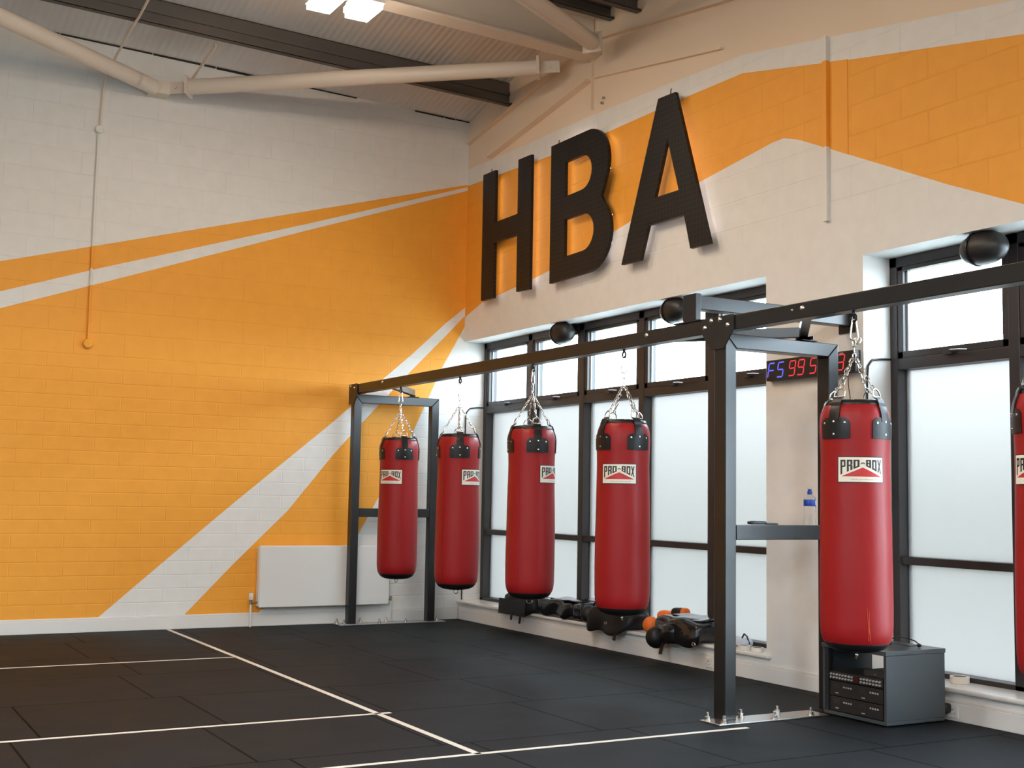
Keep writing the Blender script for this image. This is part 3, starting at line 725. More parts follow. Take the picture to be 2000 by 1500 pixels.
# ------------------------------------------------------------------ punch bags
BL = 1.24; BZ = .49
PROF = [(.158, .052), (.166, .068), (.172, .095), (.1752, .13), (.1765, .22), (.1765, .34), (.1750, .5), (.1725, .65), (.1700, .78), (.1680, .88), (.1675, .96), (.1695, 1.03), (.1720, 1.08), (.1725, 1.115), (.1705, 1.145), (.166, 1.172), (.159, 1.194), (.150, 1.212), (.146, 1.216)]
def prof_r(z):
    if z <= PROF[0][1]: return PROF[0][0]
    for (r0, z0), (r1, z1) in zip(PROF, PROF[1:]):
        if z <= z1: return r0 + (r1 - r0) * (z - z0) / (z1 - z0)
    return PROF[-1][0]
def sp(a, z, off=0.): r = prof_r(z) + off; return (r * math.cos(a), r * math.sin(a), z)
def wrap_grid(mb, a0, a1, z0, z1, off, th, na, nz, shape=None):
    vs, fs = [], []
    for o in (off + th, off):
        for j in range(nz + 1):
            for i in range(na + 1):
                s, t = i / na, j / nz
                if shape: s2, t2 = shape(s, t)
                else: s2, t2 = s, t
                vs.append(sp(a0 + (a1 - a0) * s2, z0 + (z1 - z0) * t2, o))
    n1 = (na + 1) * (nz + 1); I = lambda i, j: j * (na + 1) + i
    for j in range(nz):
        for i in range(na):
            fs.append((I(i, j), I(i + 1, j), I(i + 1, j + 1), I(i, j + 1)))
    rim = [I(i, 0) for i in range(na)] + [I(na, j) for j in range(nz)] + [I(i, nz) for i in range(na, 0, -1)] + [I(0, j) for j in range(nz, 0, -1)]
    for k in range(len(rim)):
        a, b_ = rim[k], rim[(k + 1) % len(rim)]; fs.append((b_, a, a + n1, b_ + n1))
    mb.add(vs, fs)
def make_bag():
    root = thing('punch_bag', 'x', 'punch bag', (0, 0, 0), 0, 'red punch bags hanging from the rail')
    fine = []
    for (r0, z0), (r1, z1) in zip(PROF, PROF[1:]):
        n = max(1, int((z1 - z0) / .02)); fine += [(r0 + (r1 - r0) * k / n, z0 + (z1 - z0) * k / n) for k in range(n)]
    fine.append(PROF[-1])
    def wob(a, z):
        return 1 + .007 * noise.noise(Vector((math.cos(a) * 1.3, math.sin(a) * 1.3, z * 3.2))) + (.008 * math.sin(a * 16 + 1) * max(0, (z - 1.15) / .06) if z > 1.15 else 0)
    body = MB().lathe(fine, 64, fn=wob).build('body', M['red'], root, smooth=60)
    mb = MB(); mb.lathe([(.001, .0), (.06, .002), (.105, .009), (.137, .024), (.154, .043), (.1585, .056), (.153, .064)], 48); cap = mb.build('base_cap', M['leather'], root, smooth=60)
    mb = MB(); mb.tube([(.022 * math.cos(2 * PI * k / 16), 0, -.012 + .018 * math.sin(2 * PI * k / 16)) for k in range(16)], .0035, 8, closed=True); mb.build('base_ring', M['chrome'], cap, smooth=50)
    mb = MB(); mb.lathe([(.147, 1.208), (.149, 1.215), (.146, 1.226), (.138, 1.236), (.125, 1.240), (.06, 1.237), (.001, 1.236)], 64, fn=lambda a, z: 1 + .012 * math.sin(a * 22) * (1 if z < 1.23 else 0))
    top = mb.build('top_cover', M['leather'], root, smooth=60)
    mb = MB()
    for k in range(12):
        a = 2 * PI * (k + .5) / 12; c = Vector((.139 * math.cos(a), .139 * math.sin(a), 1.236))
        mb.tube([c + Vector((.006 * math.cos(2 * PI * q / 8), .006 * math.sin(2 * PI * q / 8), 0)) for q in range(8)], .0022, 5, closed=True)
    mb.build('eyelets', M['copper'], top)
    mb = MB(); wrap_grid(mb, math.radians(-90), math.radians(-88.9), .06, 1.20, .0004, .0016, 1, 40); mb.build('seam', M['red_dark'], root)
    # four pads with straps, rivets and D rings; label sits at angle 0
    for k in range(4):
        a = math.radians(45 + 90 * k); ha = math.radians(27)
        mb = MB()
        def rnd(s, t):
            w = 1.0
            if t > .72: w = 1 - .32 * ((t - .72) / .28) ** 2.4
            return .5 + (s - .5) * w, t
        wrap_grid(mb, a - ha, a + ha, 1.045, 1.148, .001, .005, 14, 8, rnd)
        wrap_grid(mb, a - .165, a + .165, 1.13, 1.206, .002, .0065, 4, 8)
        vs = []
        d = Vector((math.cos(a), math.sin(a), 0)); s = Vector((-math.sin(a), math.cos(a), 0))
        path = [(.158, 1.202), (.154, 1.222), (.146, 1.240), (.130, 1.248)]
        for (r0, z0), (r1, z1) in zip(path, path[1:]):
            mb.bar(d * r0 + Vector((0, 0, z0)), d * r1 + Vector((0, 0, z1)), .052, .006, d + Vector((0, 0, 1)))
        pad = mb.build('strap_pad', M['leather'], root, smooth=45)
        for da, z in ((-.33, 1.122), (0, 1.128), (.33, 1.122), (0, 1.066)):
            p = Vector(sp(a + da, z, .005)); n = Vector((math.cos(a + da), math.sin(a + da), 0))
            mb = MB(); mb.tube([p, p + n * .003, p + n * .0045], [.0065, .0060, .002], 10)
            mb.build('rivet', M['bolt'], pad, smooth=50)
        c = d * .128 + Vector((0, 0, 1.262)); mb = MB()
        pts = [c - s * .030 - Vector((0, 0, .008)), c + s * .030 - Vector((0, 0, .008))] + [c + s * .030 * math.cos(PI * q / 10) - d * .012 * math.sin(PI * q / 10) + Vector((0, 0, .034 * math.sin(PI * q / 10))) for q in range(1, 10)]
        mb.tube(pts, .004, 8, closed=True); mb.build('ring', M['chrome'], pad, smooth=50)
    # chain
    zh = 2.187 - .05 - BZ            # inside of the eye bolt
    knot = Vector((0, 0, zh - .19)); mb = MB()
    for k in range(4):
        a = math.radians(45 + 90 * k); e_ = Vector((.112 * math.cos(a), .112 * math.sin(a), 1.288))
        mb.chain(knot + Vector((.012 * math.cos(a), .012 * math.sin(a), 0)), e_, .030, .019, .0028)
    mb.chain((0, 0, zh - .10), knot + Vector((0, 0, -.012)), .030, .021, .0032)
    ch = mb.build('chain', M['chrome'], root, smooth=60)
    mb = MB(); pts = []
    for k in range(9): q = PI * k / 8; pts.append((0, .020 * math.cos(q), zh - .083 - .020 * math.sin(q) * .9))
    for k in range(9): q = PI + PI * k / 8; pts.append((0, .010 * math.cos(q), zh - .004 - .010 * math.sin(q)))
    mb.tube(pts, .0042, 8, closed=True); mb.build('snap_hook', M['chrome'], ch, smooth=50)
    # label
    z0 = .893; RL = .1682
    def lp(u, v, off):   # label millimetre coordinates: u to viewer's right, v up
        a = -u / RL; 
        return sp(-a, z0 + v, off)
    def quad_poly(mb, poly, off, n=6):
        # poly convex list (u, v); split into strips along u so that it follows the curve
        us = sorted(p[0] for p in poly); lo, hi = us[0], us[-1]; n = max(1, int((hi - lo) / .008))
        def clip(pl, x, keep):
            out = []
            for i in range(len(pl)):
                A, B_ = pl[i - 1], pl[i]; ia, ib = (A[0] >= x) == keep or A[0] == x, (B_[0] >= x) == keep or B_[0] == x
                if ia != ib:
                    t = (x - A[0]) / (B_[0] - A[0]); out.append((x, A[1] + t * (B_[1] - A[1])))
                if ib: out.append(B_)
            return out
        for k in range(n):
            pl = poly
            if k: pl = clip(pl, lo + (hi - lo) * k / n, True)
            if k < n - 1: pl = clip(pl, lo + (hi - lo) * (k + 1) / n, False)
            if len(pl) >= 3: mb.add([lp(u, v, off) for u, v in pl], [tuple(range(len(pl)))])
    W, Hh = .232, .128
    mb = MB(); wrap_grid(mb, -W / 2 / RL, W / 2 / RL, z0 - Hh / 2, z0 + Hh / 2, .0006, .0016, 24, 2); plate = mb.build('logo_patch', M['label_black'], root, smooth=40)
    mb = MB(); wrap_grid(mb, -(W / 2 - .0045) / RL, (W / 2 - .0045) / RL, z0 - Hh / 2 + .0045, z0 + Hh / 2 - .0045, .0022, .0006, 24, 2); mb.build('patch_face', M['label_white'], plate, smooth=40)
    px = lambda u: (u - 860) / 1640 * .223; pv = lambda v: (580 - v) / 930 * .119
    def bot(u): return 765 - .469 * (u - 150) if u < 900 else 445 + .515 * (u - 1010)
    L_ = {'P': [(0, 0, .36, 1), (.36, .86, 1, 1), (.66, .46, 1, .86), (.36, .46, .66, .58)],
          'R': [(0, 0, .36, 1), (.36, .84, 1, 1), (.64, .52, 1, .84), (.36, .42, .9, .55), (.62, 0, 1, .44)],
          'O': [(0, 0, .34, 1), (.66, 0, 1, 1), (.34, .82, .66, 1), (.34, 0, .66, .18)],
          'B': [(0, 0, .36, 1), (.64, 0, 1, 1), (.36, .82, .64, 1), (.36, .42, .64, .58), (.36, 0, .64, .18)]}
    mb = MB()
    def cell(u0, u1, s, t):
        u = u0 + (u1 - u0) * s; return (px(u), pv(205 + (bot(u) - 205) * (1 - t)))
    for ch_, u0, u1 in (('P', 120, 305), ('R', 350, 545), ('O', 578, 785), ('B', 1010, 1192), ('O', 1232, 1412)):
        for s0, t0, s1, t1 in L_[ch_]: quad_poly(mb, [cell(u0, u1, s0, t0), cell(u0, u1, s1, t0), cell(u0, u1, s1, t1), cell(u0, u1, s0, t1)], .0034)
    for s in ((0, .3, 1, .7), (.7, 1, .3, 0)): quad_poly(mb, [cell(1440, 1610, s[0], 1), cell(1440, 1610, s[1], 1), cell(1440, 1610, s[2], 0), cell(1440, 1610, s[3], 0)], .0034 + (.0002 if s[0] else 0))
    for k in range(8):
        f = lambda q: (820 + 160 * q, 380 - 65 * math.sin(PI * (.12 + .76 * q)) + 10); a_, b_ = f(k / 8), f((k + 1) / 8)
        quad_poly(mb, [(px(a_[0]), pv(a_[1] + 24)), (px(b_[0]), pv(b_[1] + 24)), (px(b_[0]), pv(b_[1] - 14)), (px(a_[0]), pv(a_[1] - 14))], .0034)
    mb.build('lettering', M['label_black'], plate)
    mb = MB(); quad_poly(mb, [(px(150), pv(838)), (px(1605), pv(850)), (px(900), pv(500))], .0034); mb.build('emblem', M['label_red'], plate)
    vs, fs = text_mesh('www.pro-box.co.uk', .0125); mb = MB()
    mb.add([lp(px(955) + x * 1.25, pv(948) + y, .0034) for x, y, z in vs], fs); mb.build('web_address', M['label_grey'], plate)
    return root
def copy_tree(o, parent=None):
    c = o.copy(); COL.objects.link(c)
    if parent is not None: c.parent = parent
    for ch in list(o.children): copy_tree(ch, c)
    return c
BAG_LABELS = ['red punch bag hanging in front of the radiator at the far end of the rail',
              'red punch bag between the far frame and first window, small ring below its base',
              'red punch bag with a vertical seam and logo turned aside, before the first window',
              'red punch bag facing the room just beyond the middle post, orange ball by its base',
              'large red punch bag with scratches near its base, hanging over the equipment cabinet',
              'red punch bag only half in the picture, past the cabinet']
proto = make_bag()
for i, (y, phi) in enumerate(BAGS):
    o = proto if i == 0 else copy_tree(proto)
    v = Vector((BAGX, y, 0)).normalized(); r_ = Vector((v.y, -v.x, 0)); f = math.radians(phi)
    n = -v * math.cos(f) + r_ * math.sin(f)
    o.location = (BAGX, y, BZ + (.0, -.008, .008, -.002, .002, -.01)[i]); o.rotation_euler = (0, 0, math.atan2(n.y, n.x)); o['label'] = BAG_LABELS[i]
    if i == 4:
        mb = MB()
        for a0, z0_, a1, z1_ in ((.10, .235, .17, .075), (.17, .215, .155, .07), (.14, .14, .24, .06), (.155, .15, .20, .09)):
            A = sp(a0, z0_, .0012); B_ = sp(a1, z1_, .0012); C_ = sp((a0 + a1) / 2, (z0_ + z1_) / 2, .0014)
            mb.tube([A, C_, B_], [.0006, .0012, .0006], 5)
        mb.build('scratches', M['scratch'], o)
    if i == 4: # loose shackle on the chain
        mb = MB(); mb.tube([(-.02 + .0, .02 + .016 * math.cos(2 * PI * k / 14), 1.55 + .016 * math.sin(2 * PI * k / 14)) for k in range(14)], .006, 8, closed=True); mb.build('shackle', M['chrome'], o, smooth=50)

# ------------------------------------------------------------------ radiator
root = thing('radiator', 'white flat panel radiator on the back wall behind the far rig frame', 'radiator', (4.3, YB, .175))
def rr(mb): mb.v = [(x - 4.3, y - YB, z - .175) for x, y, z in mb.v]; return mb
RY = YB - .10
rr(MB().box(3.655, 4.95, RY - .008, RY + .014, .175, .735)).build('front_panel', M['white'], root, bevel=.006, segs=3)
rr(MB().box(3.66, 4.945, RY + .05, RY + .07, .18, .73)).build('rear_panel', M['white'], root, bevel=.006)
rr(MB().box(3.650, 3.659, RY + .006, RY + .075, .185, .725).box(4.946, 4.955, RY + .006, RY + .075, .185, .725)).build('side_panel', M['white'], root, bevel=.002)
mb = MB(); mb.box(3.66, 4.945, RY + .012, RY + .07, .728, .737)
rr(mb).build('top_grille', M['white'], root)
rr(MB().box(3.9, 3.94, RY + .07, YB - .001, .25, .6).box(4.7, 4.74, RY + .07, YB - .001, .25, .6)).build('wall_bracket', M['white'], root)
mb = MB(); mb.lathe([(.018, .245), (.021, .25), (.021, .30), (.017, .307), (.001, .308)], 16, (3.59, RY + .03, 0)); v = rr(mb).build('valve', M['white'], root, smooth=40)
mb = MB(); mb.tube([(3.59, RY + .03, .245), (3.59, RY + .03, .205)], .011, 10); mb.tube([(3.59, RY + .03, .22), (3.655, RY + .03, .22)], .009, 10); rr(mb).build('valve_body', M['copper'], v, smooth=40)
mb = MB(); mb.tube([(3.59, RY + .03, .205), (3.59, RY + .03, .001)], .0085, 10); rr(mb).build('pipe', M['white'], root, smooth=40)
mb = MB(); mb.tube([(4.985, RY + .03, .21), (4.985, RY + .03, .001)], .0085, 10); rr(mb).build('pipe', M['white'], root, smooth=40)
mb = MB(); mb.tube([(4.985, RY + .03, .205), (4.985, RY + .03, .25)], .011, 10); mb.tube([(4.985, RY + .03, .222), (4.95, RY + .03, .222)], .009, 10); rr(mb).build('lockshield', M['copper'], root, smooth=40)

# ------------------------------------------------------------------ floor tapes
def tape(label, x0, x1, y0, y1):
    tag(MB().box(x0, x1, y0, y1, .0005, .0018).build('tape_line', M['tape']), label, 'tape line', 'white tape lines on the floor')
tape('long white tape line running from the back wall skirting towards the camera', 2.838, 2.874, 5.325, 11.22)
tape('white tape line across the floor nearest the back wall', XL + .1, 2.835, 9.168, 9.198)
tape('white tape line across the floor, middle of the three crossing ones', XL + .1, 2.935, 6.522, 6.555)
tape('white tape line ending at the middle post of the rig', -3, 4.51, 5.322, 5.355)

# ------------------------------------------------------------------ things on the waist bar
root = thing('water_bottle', 'clear water bottle with blue cap and label standing on the rig waist bar', 'bottle', (5.172, 5.56, 1.089))
MB().lathe([(.001, .001), (.030, .002), (.034, .010), (.033, .03), (.029, .06), (.031, .09), (.035, .11), (.036, .15), (.034, .16), (.022, .172), (.013, .176), (.013, .184)], 28).build('body', M['clear'], root, smooth=50)
lb = MB().lathe([(.0352, .112), (.0366, .114), (.0366, .148), (.0352, .15)], 28).build('label_band', M['blue_label'], root, smooth=40)
vs, fs = [], []
mb = MB()
for k in range(5):
    a = math.radians(-75 + k * 14); b_ = math.radians(-75 + (k + 1) * 14)
    mb.add([(.0372 * math.cos(a), .0372 * math.sin(a), .118), (.0372 * math.cos(b_), .0372 * math.sin(b_), .118), (.0372 * math.cos(b_), .0372 * math.sin(b_), .146), (.0372 * math.cos(a), .0372 * math.sin(a), .146)], [(0, 1, 2, 3)])
mb.build('pale_panel', M['pale_label'], lb)
MB().lathe([(.0145, .180), (.0148, .182), (.0148, .200), (.010, .203), (.009, .212), (.001, .213)], 18).build('cap', M['blue_cap'], root, smooth=40)
MB().lathe([(.0125, .2035), (.0135, .207), (.012, .222), (.006, .226), (.001, .226)], 18).build('dust_cover', M['clear'], root, smooth=40)
root = thing('remote_control', 'small black remote lying on the rig waist bar by the post', 'remote', (4.79, 5.55, 1.089), math.radians(-6))
mb = MB(); mb.soft((-.03, 0, .012), (.115, .045, .020), .4, 0, res=8); mb.build('body', M['black_plastic'], root, smooth=60)
mb = MB(); mb.soft((.065, -.004, .006), (.09, .03, .011), .4, 0, res=8); mb.build('clip', M['black_plastic'], root, smooth=60)
mb = MB(); 
for k in range(4): mb.box(-.07 + k * .016, -.06 + k * .016, -.008, .008, .0205, .0232)
mb.build('buttons', M['knob'], root)

# ------------------------------------------------------------------ equipment cabinet
CX0, CX1, CY0, CY1, CZ = 5.20, 5.665, 5.0, 5.50, .412
root = thing('equipment_cabinet', 'open graphite equipment cabinet on the floor under the large punch bag', 'cabinet', (5.43, 5.21, 0))
def cl(mb): mb.v = [(x - 5.43, y - 5.21, z) for x, y, z in mb.v]; return mb
cl(MB().box(CX0 + .006, CX1, CY0 + .004, CY0 + .022, .03, CZ - .026)).build('side_panel', M['cab'], root, bevel=.002)
cl(MB().box(CX0 + .006, CX1 - .08, CY1 - .022, CY1 - .004, .03, CZ - .026)).build('side_panel', M['cab'], root, bevel=.002)
cl(MB().box(CX0, CX1 + .004, CY0, CY1, CZ - .025, CZ)).build('top', M['cab'], root, bevel=.003)
cl(MB().box(CX0 + .01, CX1 - .002, CY0 + .006, CY1 - .006, .010, .029)).build('bottom', M['cab'], root, bevel=.003)
cl(MB().box(CX1 - .012, CX1 - .001, CY0 + .022, CY1 - .17, .03, CZ - .026)).build('back_panel', M['cab_in'], root)
for yy in (CY0 + .023, CY1 - .043):
    mb = MB().box(CX0 + .012, CX0 + .03, yy if yy > 5.2 else yy, yy + (.02 if yy > 5.2 else .006), .03, CZ - .026)
    rk = cl(mb).build('rack_strip', M['cab_in'], root)
    mb = MB()
    for k in range(14): mb.box(CX0 + .0105, CX0 + .0118, yy + (.006 if yy > 5.2 else .001), yy + (.014 if yy > 5.2 else .005), .05 + k * .024, .058 + k * .024)
    cl(mb).build('rack_holes', M['black_iron'], rk)
def unit(name, label, cat, z0, z1, kind):
    ya, yb = CY0 + .046, CY1 - .046
    r = thing(name, label, cat, (CX0 + .02, (ya + yb) / 2, z0), 0, 'rack units in the cabinet')
    hw = (yb - ya) / 2; h = z1 - z0
    MB().box(0, .30, -hw, hw, 0, h).build('case', M['black_plastic'], r, bevel=.003)
    if kind == 'mixer':
        mb = MB()
        for row, zz in ((0, h * .68), (1, h * .32)):
            for k in range(17):
                if 7 < k < 10: continue
                y = hw * .92 - k * hw * 1.84 / 16
                mb.lathe([(.0065, 0), (.0055, -.010), (.001, -.0105)], 8, (0, y, zz), axis='x')
        mb.build('knobs', M['knob'], r, smooth=40)
        MB().box(-.002, 0, -.022, .022, h * .25, h * .8).build('display', M['red_lens'], r)
    else:
        for s in (1, -1):
            MB().box(-.0015, 0, s * hw * .5 + .02, s * hw * .5 + .075, h * .55, h * .8).build('display', M['cab_in'], r)
            mb = MB()
            for k in range(4): mb.box(-.003, 0, s * hw * .5 - .018 - k * .018, s * hw * .5 - .008 - k * .018, h * .62, h * .72)
            mb.build('buttons', M['knob'], r)
            mb = MB().box(-.002, 0, s * hw * .5 + .03, s * hw * .5 + .055, h * .18, h * .24); mb.build('badge', M['knob'], r)
unit('sound_mixer', 'black rack mixer with two rows of grey knobs, top unit in the cabinet', 'mixer', .205, .255, 'mixer')
unit('rack_player', 'black twin rack player under the knobbed mixer in the cabinet', 'rack player', .118, .2, 'p')
unit('rack_player', 'black twin rack player at the bottom of the cabinet', 'rack player', .033, .114, 'p')
root = thing('audio_receiver', 'small dark box lying on top of the mixer inside the cabinet', 'receiver', (CX0 + .04, 5.12, .2565))
MB().box(0, .18, -.085, .085, 0, .035).build('case', M['cab_in'], root, bevel=.003)
MB().box(-.0015, 0, -.01, .005, .014, .020).build('button', M['copper'], root)
root = thing('headset_microphone', 'small black headset microphone with thin cable on the cabinet top', 'microphone', (5.50, 5.14, CZ))
mb = MB(); mb.soft((.045, -.06, .012), (.026, .026, .022), 1.0, 0, res=6); mb.build('foam_tip', M['rubber_black'], root, smooth=80)
mb = MB(); mb.tube([(.045, -.06, .018), (.035, -.04, .035), (.01, 0, .05), (-.03, .03, .055), (-.055, .06, .04), (-.05, .075, .012)], .004, 8); mb.build('boom', M['black_iron'], root, smooth=60)
mb = MB(); mb.soft((-.05, .078, .012), (.03, .03, .022), .7, 0, res=6); mb.build('ear_piece', M['black_plastic'], root, smooth=80)
mb = MB(); mb.tube([(.045, -.055, .012), (.0, -.03, .006), (-.03, .02, .014), (-.05, .07, .012)], .0025, 6); mb.build('cable', M['black_iron'], root, smooth=60)

# ------------------------------------------------------------------ sockets, plug, cables
def socket(label, y, z, w=.075, h=.075):
    root = thing('wall_socket', label, 'socket', (XR - .0185, y, z), 0, None)
    MB().box(-.010, 0, -w / 2, w / 2, -h / 2, h / 2).build('face_plate', M['white'], root, bevel=.003)
    MB().box(-.012, -.0095, -.012, .012, .006, .014).box(-.012, -.0095, -.02, -.012, -.016, -.008).box(-.012, -.0095, .012, .02, -.016, -.008).build('pin_slots', M['knob'], root)
    return root
socket('white wall socket low on the skirting just left of the middle post', 7.225, .058, .06, .07)
socket('white wall socket low on the skirting right of the cabinet, with black plug', 5.02, .055)
root = thing('power_plug', 'black plug and cable in the low socket behind the cabinet', 'plug', (XR - .035, 5.05, .07))
mb = MB(); mb.soft((-.012, 0, .0), (.05, .05, .055), .5, 0, res=6); mb.build('plug_body', M['black_plastic'], root, smooth=70)
mb = MB(); mb.tube([(-.02, .0, -.02), (-.025, .02, -.045), (-.03, .06, -.06), (-.04, .12, -.064), (-.05, .3, -.064)], .005, 8); mb.build('cable', M['black_iron'], root, smooth=60)
def wcable(label, pts):
    tag(MB().tube(pts, .0065, 8).build('window_cable', M['black_iron'], smooth=60), label, 'cable', 'black cables beside the windows')
wcable('black cable looping from the first window frame down the corner beside it', [(5.995, YB - .008, 2.135), (5.92, YB - .009, 2.135), (5.84, YB - .01, 2.12), (5.805, YB - .01, 2.08), (5.795, YB - .01, 2.02), (5.79, YB - .01, 1.7), (5.79, YB - .01, .19)])
wcable('black cable looping from the window frame above the cabinet down the reveal', [(5.995, W2[1] - .008, 2.145), (5.9, W2[1] - .009, 2.14), (5.83, W2[1] - .01, 2.13), (5.795, W2[1] - .01, 2.09), (5.785, W2[1] - .01, 2.0), (5.785, W2[1] - .01, 1.4), (5.785, W2[1] - .01, .19)])

# ------------------------------------------------------------------ kit on the window sill
SZ = SILL + .027
def soft_thing(name, label, cat, loc, parts, group=None, rz=0):
    root = thing(name, label, cat, loc, rz, group)
    for pn, mk, fn in parts:
        mb = MB(); fn(mb); mb.build(pn, M[mk], root, smooth=70)
    return root
def flat_base(w):
    return w
G = 'black kit bags on the window sill'
def drape(w):   # front edge sags over the sill nose
    if w.x < -.06 and w.z < 0: w.z -= .5 * (-.06 - w.x) * 1.4
    return w
soft_thing('kit_bag', 'black slumped kit bag under the seamed punch bag, two strap ends hanging down', 'kit bag', (5.83, 9.98, SZ),
           [('body', 'leather', lambda m: m.soft((0, 0, .075), (.27, .56, .145), .42, .02, 7, 3, squash=drape)),
            ('flap', 'leather', lambda m: m.add([(x, y, z) for y in (.29, .1, -.05, -.2) for x, z in ((-.142, .10), (-.152, -.035 - .02 * abs(y)), (-.146, -.035 - .02 * abs(y)), (-.136, .10))], [(4 * k + i, 4 * k + (i + 1) % 4, 4 * k + 4 + (i + 1) % 4, 4 * k + 4 + i) for k in range(3) for i in range(4)] + [(3, 2, 1, 0), (12, 13, 14, 15)])),
            ('strap', 'leather', lambda m: m.bar((-.148, .03, .0), (-.155, .04, -.08), .03, .006, (1, 0, 0))),
            ('strap', 'leather', lambda m: m.bar((-.148, -.13, .0), (-.157, -.12, -.10), .03, .006, (1, 0, 0)))], G)
soft_thing('kit_bag', 'glossy black kit bag on the sill with a zipped flat end, second from the corner', 'kit bag', (5.85, 9.30, SZ),
           [('body', 'black_shiny', lambda m: m.soft((0, .07, .075), (.26, .60, .15), .38, .03, 6, 9, res=16)),
            ('end_panel', 'black_shiny', lambda m: m.soft((.0, -.30, .075), (.24, .14, .15), .3, .014, 8, 4)),
            ('top_flap', 'black_shiny', lambda m: m.soft((.02, -.05, .158), (.25, .55, .02), .5, .022, 7, 12)),
            ('handle', 'leather', lambda m: m.tube([(.02, -.36, .14), (.03, -.40, .18), (.05, -.43, .15), (.05, -.42, .06)], .009, 8)),
            ('zip_pull', 'bolt', lambda m: m.box(-.02, -.008, -.385, -.375, .09, .135))], G)
def sag(w):   # hangs over the sill nose
    if w.x < -.07 and w.z < .03: w.z -= .9 * (-.07 - w.x)
    return w
def pointed(w):
    w = sag(w)
    if w.y > .16 and w.x < 0: w.z -= .25 * (w.y - .16); w.x -= .15 * (w.y - .16)
    return w
soft_thing('kit_bag', 'black kit bag with a round end on the sill below the fourth punch bag', 'kit bag', (5.80, 8.46, SZ),
           [('body', 'leather', lambda m: m.soft((0.0, 0, .072), (.27, .60, .155), .42, .028, 6, 8.5, res=16, squash=pointed)),
            ('round_end', 'rubber_black', lambda m: m.lathe([(max(.001, .074 * math.sin(PI * k / 16)), .074 - .074 * math.cos(PI * k / 16)) for k in range(17)], 28, (-.05, .36, 0))),
            ('strap', 'leather', lambda m: m.bar((-.125, -.16, .03), (-.15, -.15, -.085), .035, .006, (1, 0, 0))),
            ('buckle', 'bolt', lambda m: m.tube([(-.142, -.02 + .02 * math.cos(2 * PI * k / 12), .04 + .008 * math.sin(2 * PI * k / 12)) for k in range(12)], .003, 6, closed=True))], G)
soft_thing('kit_bag', 'shiny black kit bag with a large round end lying beside the middle post', 'kit bag', (5.80, 7.50, SZ),
           [('body', 'black_shiny', lambda m: m.soft((-.015, .02, .08), (.30, .56, .17), .42, .035, 5, 3.3, res=16, squash=sag)),
            ('round_end', 'rubber_black', lambda m: m.lathe([(max(.001, .082 * math.sin(PI * k / 16)), .082 - .082 * math.cos(PI * k / 16)) for k in range(17)], 28, (-.152, .235, -.082))),
            ('side_fold', 'black_shiny', lambda m: m.soft((-.12, .10, .045), (.13, .26, .15), .6, .02, 8, 6)),
            ('top_flap', 'black_shiny', lambda m: m.soft((.02, -.04, .165), (.24, .40, .025), .5, .025, 7, 1)),
            ('strap', 'leather', lambda m: m.bar((-.15, .15, .0), (-.175, .155, -.115), .035, .006, (1, 0, 0))),
            ('buckle', 'bolt', lambda m: m.tube([(-.165, -.235 + .018 * math.cos(2 * PI * k / 12), .0 + .012 * math.sin(2 * PI * k / 12)) for k in range(12)], .004, 6, closed=True))], G)
root = thing('slam_ball', 'orange rubber ball on the sill between the black bags', 'ball', (5.765, 7.965, SZ))
MB().lathe([(max(.001, .066 * math.sin(PI * k / 20)), .066 - .066 * math.cos(PI * k / 20)) for k in range(21)], 32).build('ball', M['orange_ball'], root, smooth=80)
soft_thing('boxing_glove', 'orange boxing glove with a black cuff lying behind the round bag end', 'boxing glove', (5.94, 7.92, SZ + .035),
           [('fist', 'orange_ball', lambda m: m.soft((-.02, .06, .09), (.11, .15, .10), .8, .012, 9, 2)),
            ('thumb', 'orange_ball', lambda m: m.soft((-.07, .03, .065), (.06, .11, .06), .9, .006, 9, 5)),
            ('cuff', 'rubber_black', lambda m: m.soft((-.0, -.08, .115), (.10, .11, .115), .6, .006, 9, 7)),
            ('lining', 'orange_ball', lambda m: m.soft((.0, -.155, .13), (.085, .06, .09), .8, .005, 9, 8))])
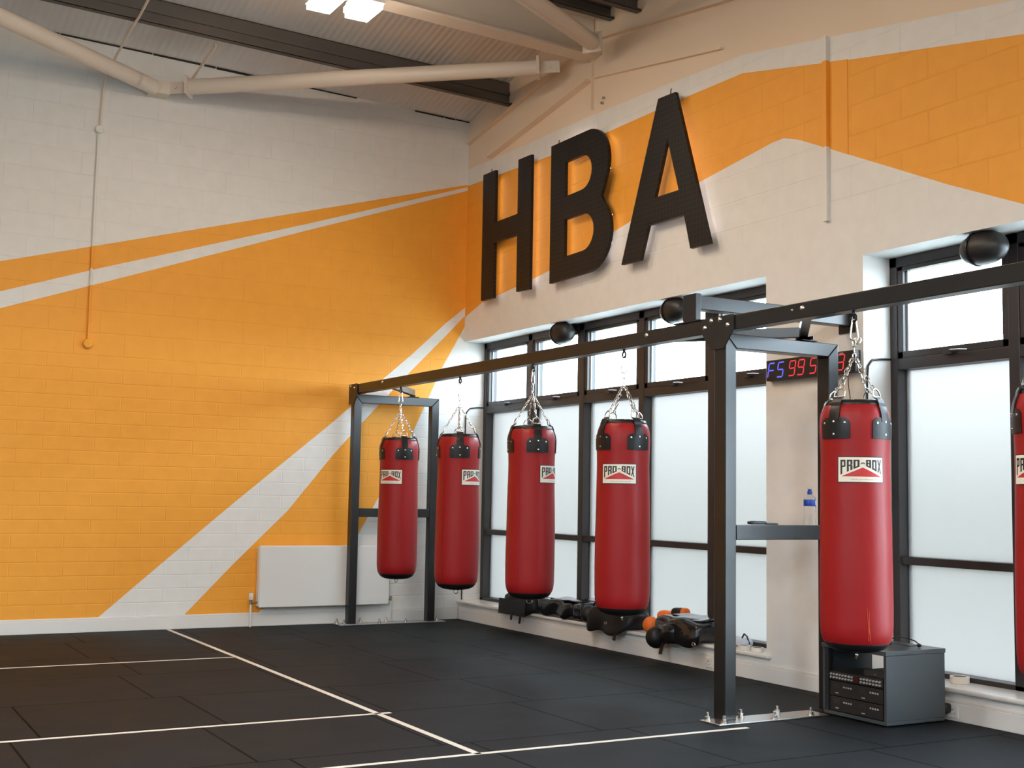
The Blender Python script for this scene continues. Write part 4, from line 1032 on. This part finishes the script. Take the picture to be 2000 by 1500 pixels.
soft_thing('skipping_rope', 'small black cord coil and pale pouch on the sill right behind the middle post', 'rope', (5.90, 7.05, SZ),
           [('pouch', 'pale_label', lambda m: m.soft((0, 0, .03), (.12, .16, .06), .6, .012, 9, 2)),
            ('cord', 'black_iron', lambda m: m.tube([(.0, .0, .05), (.0, -.03, .09), (.0, -.06, .075), (0, -.09, .02)], .006, 8))])
def roll(label, x, y, r=.05, h=.034):
    root = thing('tape_roll', label, 'tape roll', (x, y, SZ), 0, 'tape rolls on the sill')
    MB().lathe([(r * .76, 0), (r, 0), (r, h), (r * .76, h), (r * .76, 0)], 32).build('tape', M['paper'], root, smooth=40)
    MB().lathe([(r * .70, .001), (r * .755, .001), (r * .755, h - .001), (r * .70, h - .001), (r * .70, .001)], 32).build('core', M['label_grey'], root, smooth=40)
roll('cream tape roll on the sill just right of the middle post', 5.79, 6.89, .045, .03)
roll('white tape roll on the sill beside the pier, further from the post', 5.80, 6.76, .042, .028)
roll('white tape roll on the sill to the right of the cabinet', 5.93, 5.13, .055, .038)

# ------------------------------------------------------------------ outside
tag(MB().box(XR + WT + .02, 60, -40, 50, -.3, -.15).build('ground', M['paving']), kind='structure')
mb = MB(); mb.soft((14.5, 19, .55), (3., 28, 3.0), .3, .35, .8, 5, res=40)
tag(mb.build('garden_hedge', M['hedge'], smooth=80), 'blurred hedge beyond the frosted windows', 'hedge', kind='stuff')

# ------------------------------------------------------------------ world and view
w = bpy.data.worlds.new('overcast'); scene.world = w; w.use_nodes = True
bg = w.node_tree.nodes['Background']; bg.inputs[0].default_value = (.72, .87, 1.0, 1); bg.inputs[1].default_value = 22.0
scene.view_settings.view_transform = 'Standard'; scene.view_settings.look = 'None'
scene.view_settings.exposure = .08; scene.view_settings.gamma = 1
c = scene.cycles
c.max_bounces = 10; c.diffuse_bounces = 6; c.glossy_bounces = 4; c.transmission_bounces = 8; c.transparent_max_bounces = 8
c.sample_clamp_indirect = 6; c.caustics_reflective = False; c.caustics_refractive = True
c.use_denoising = True
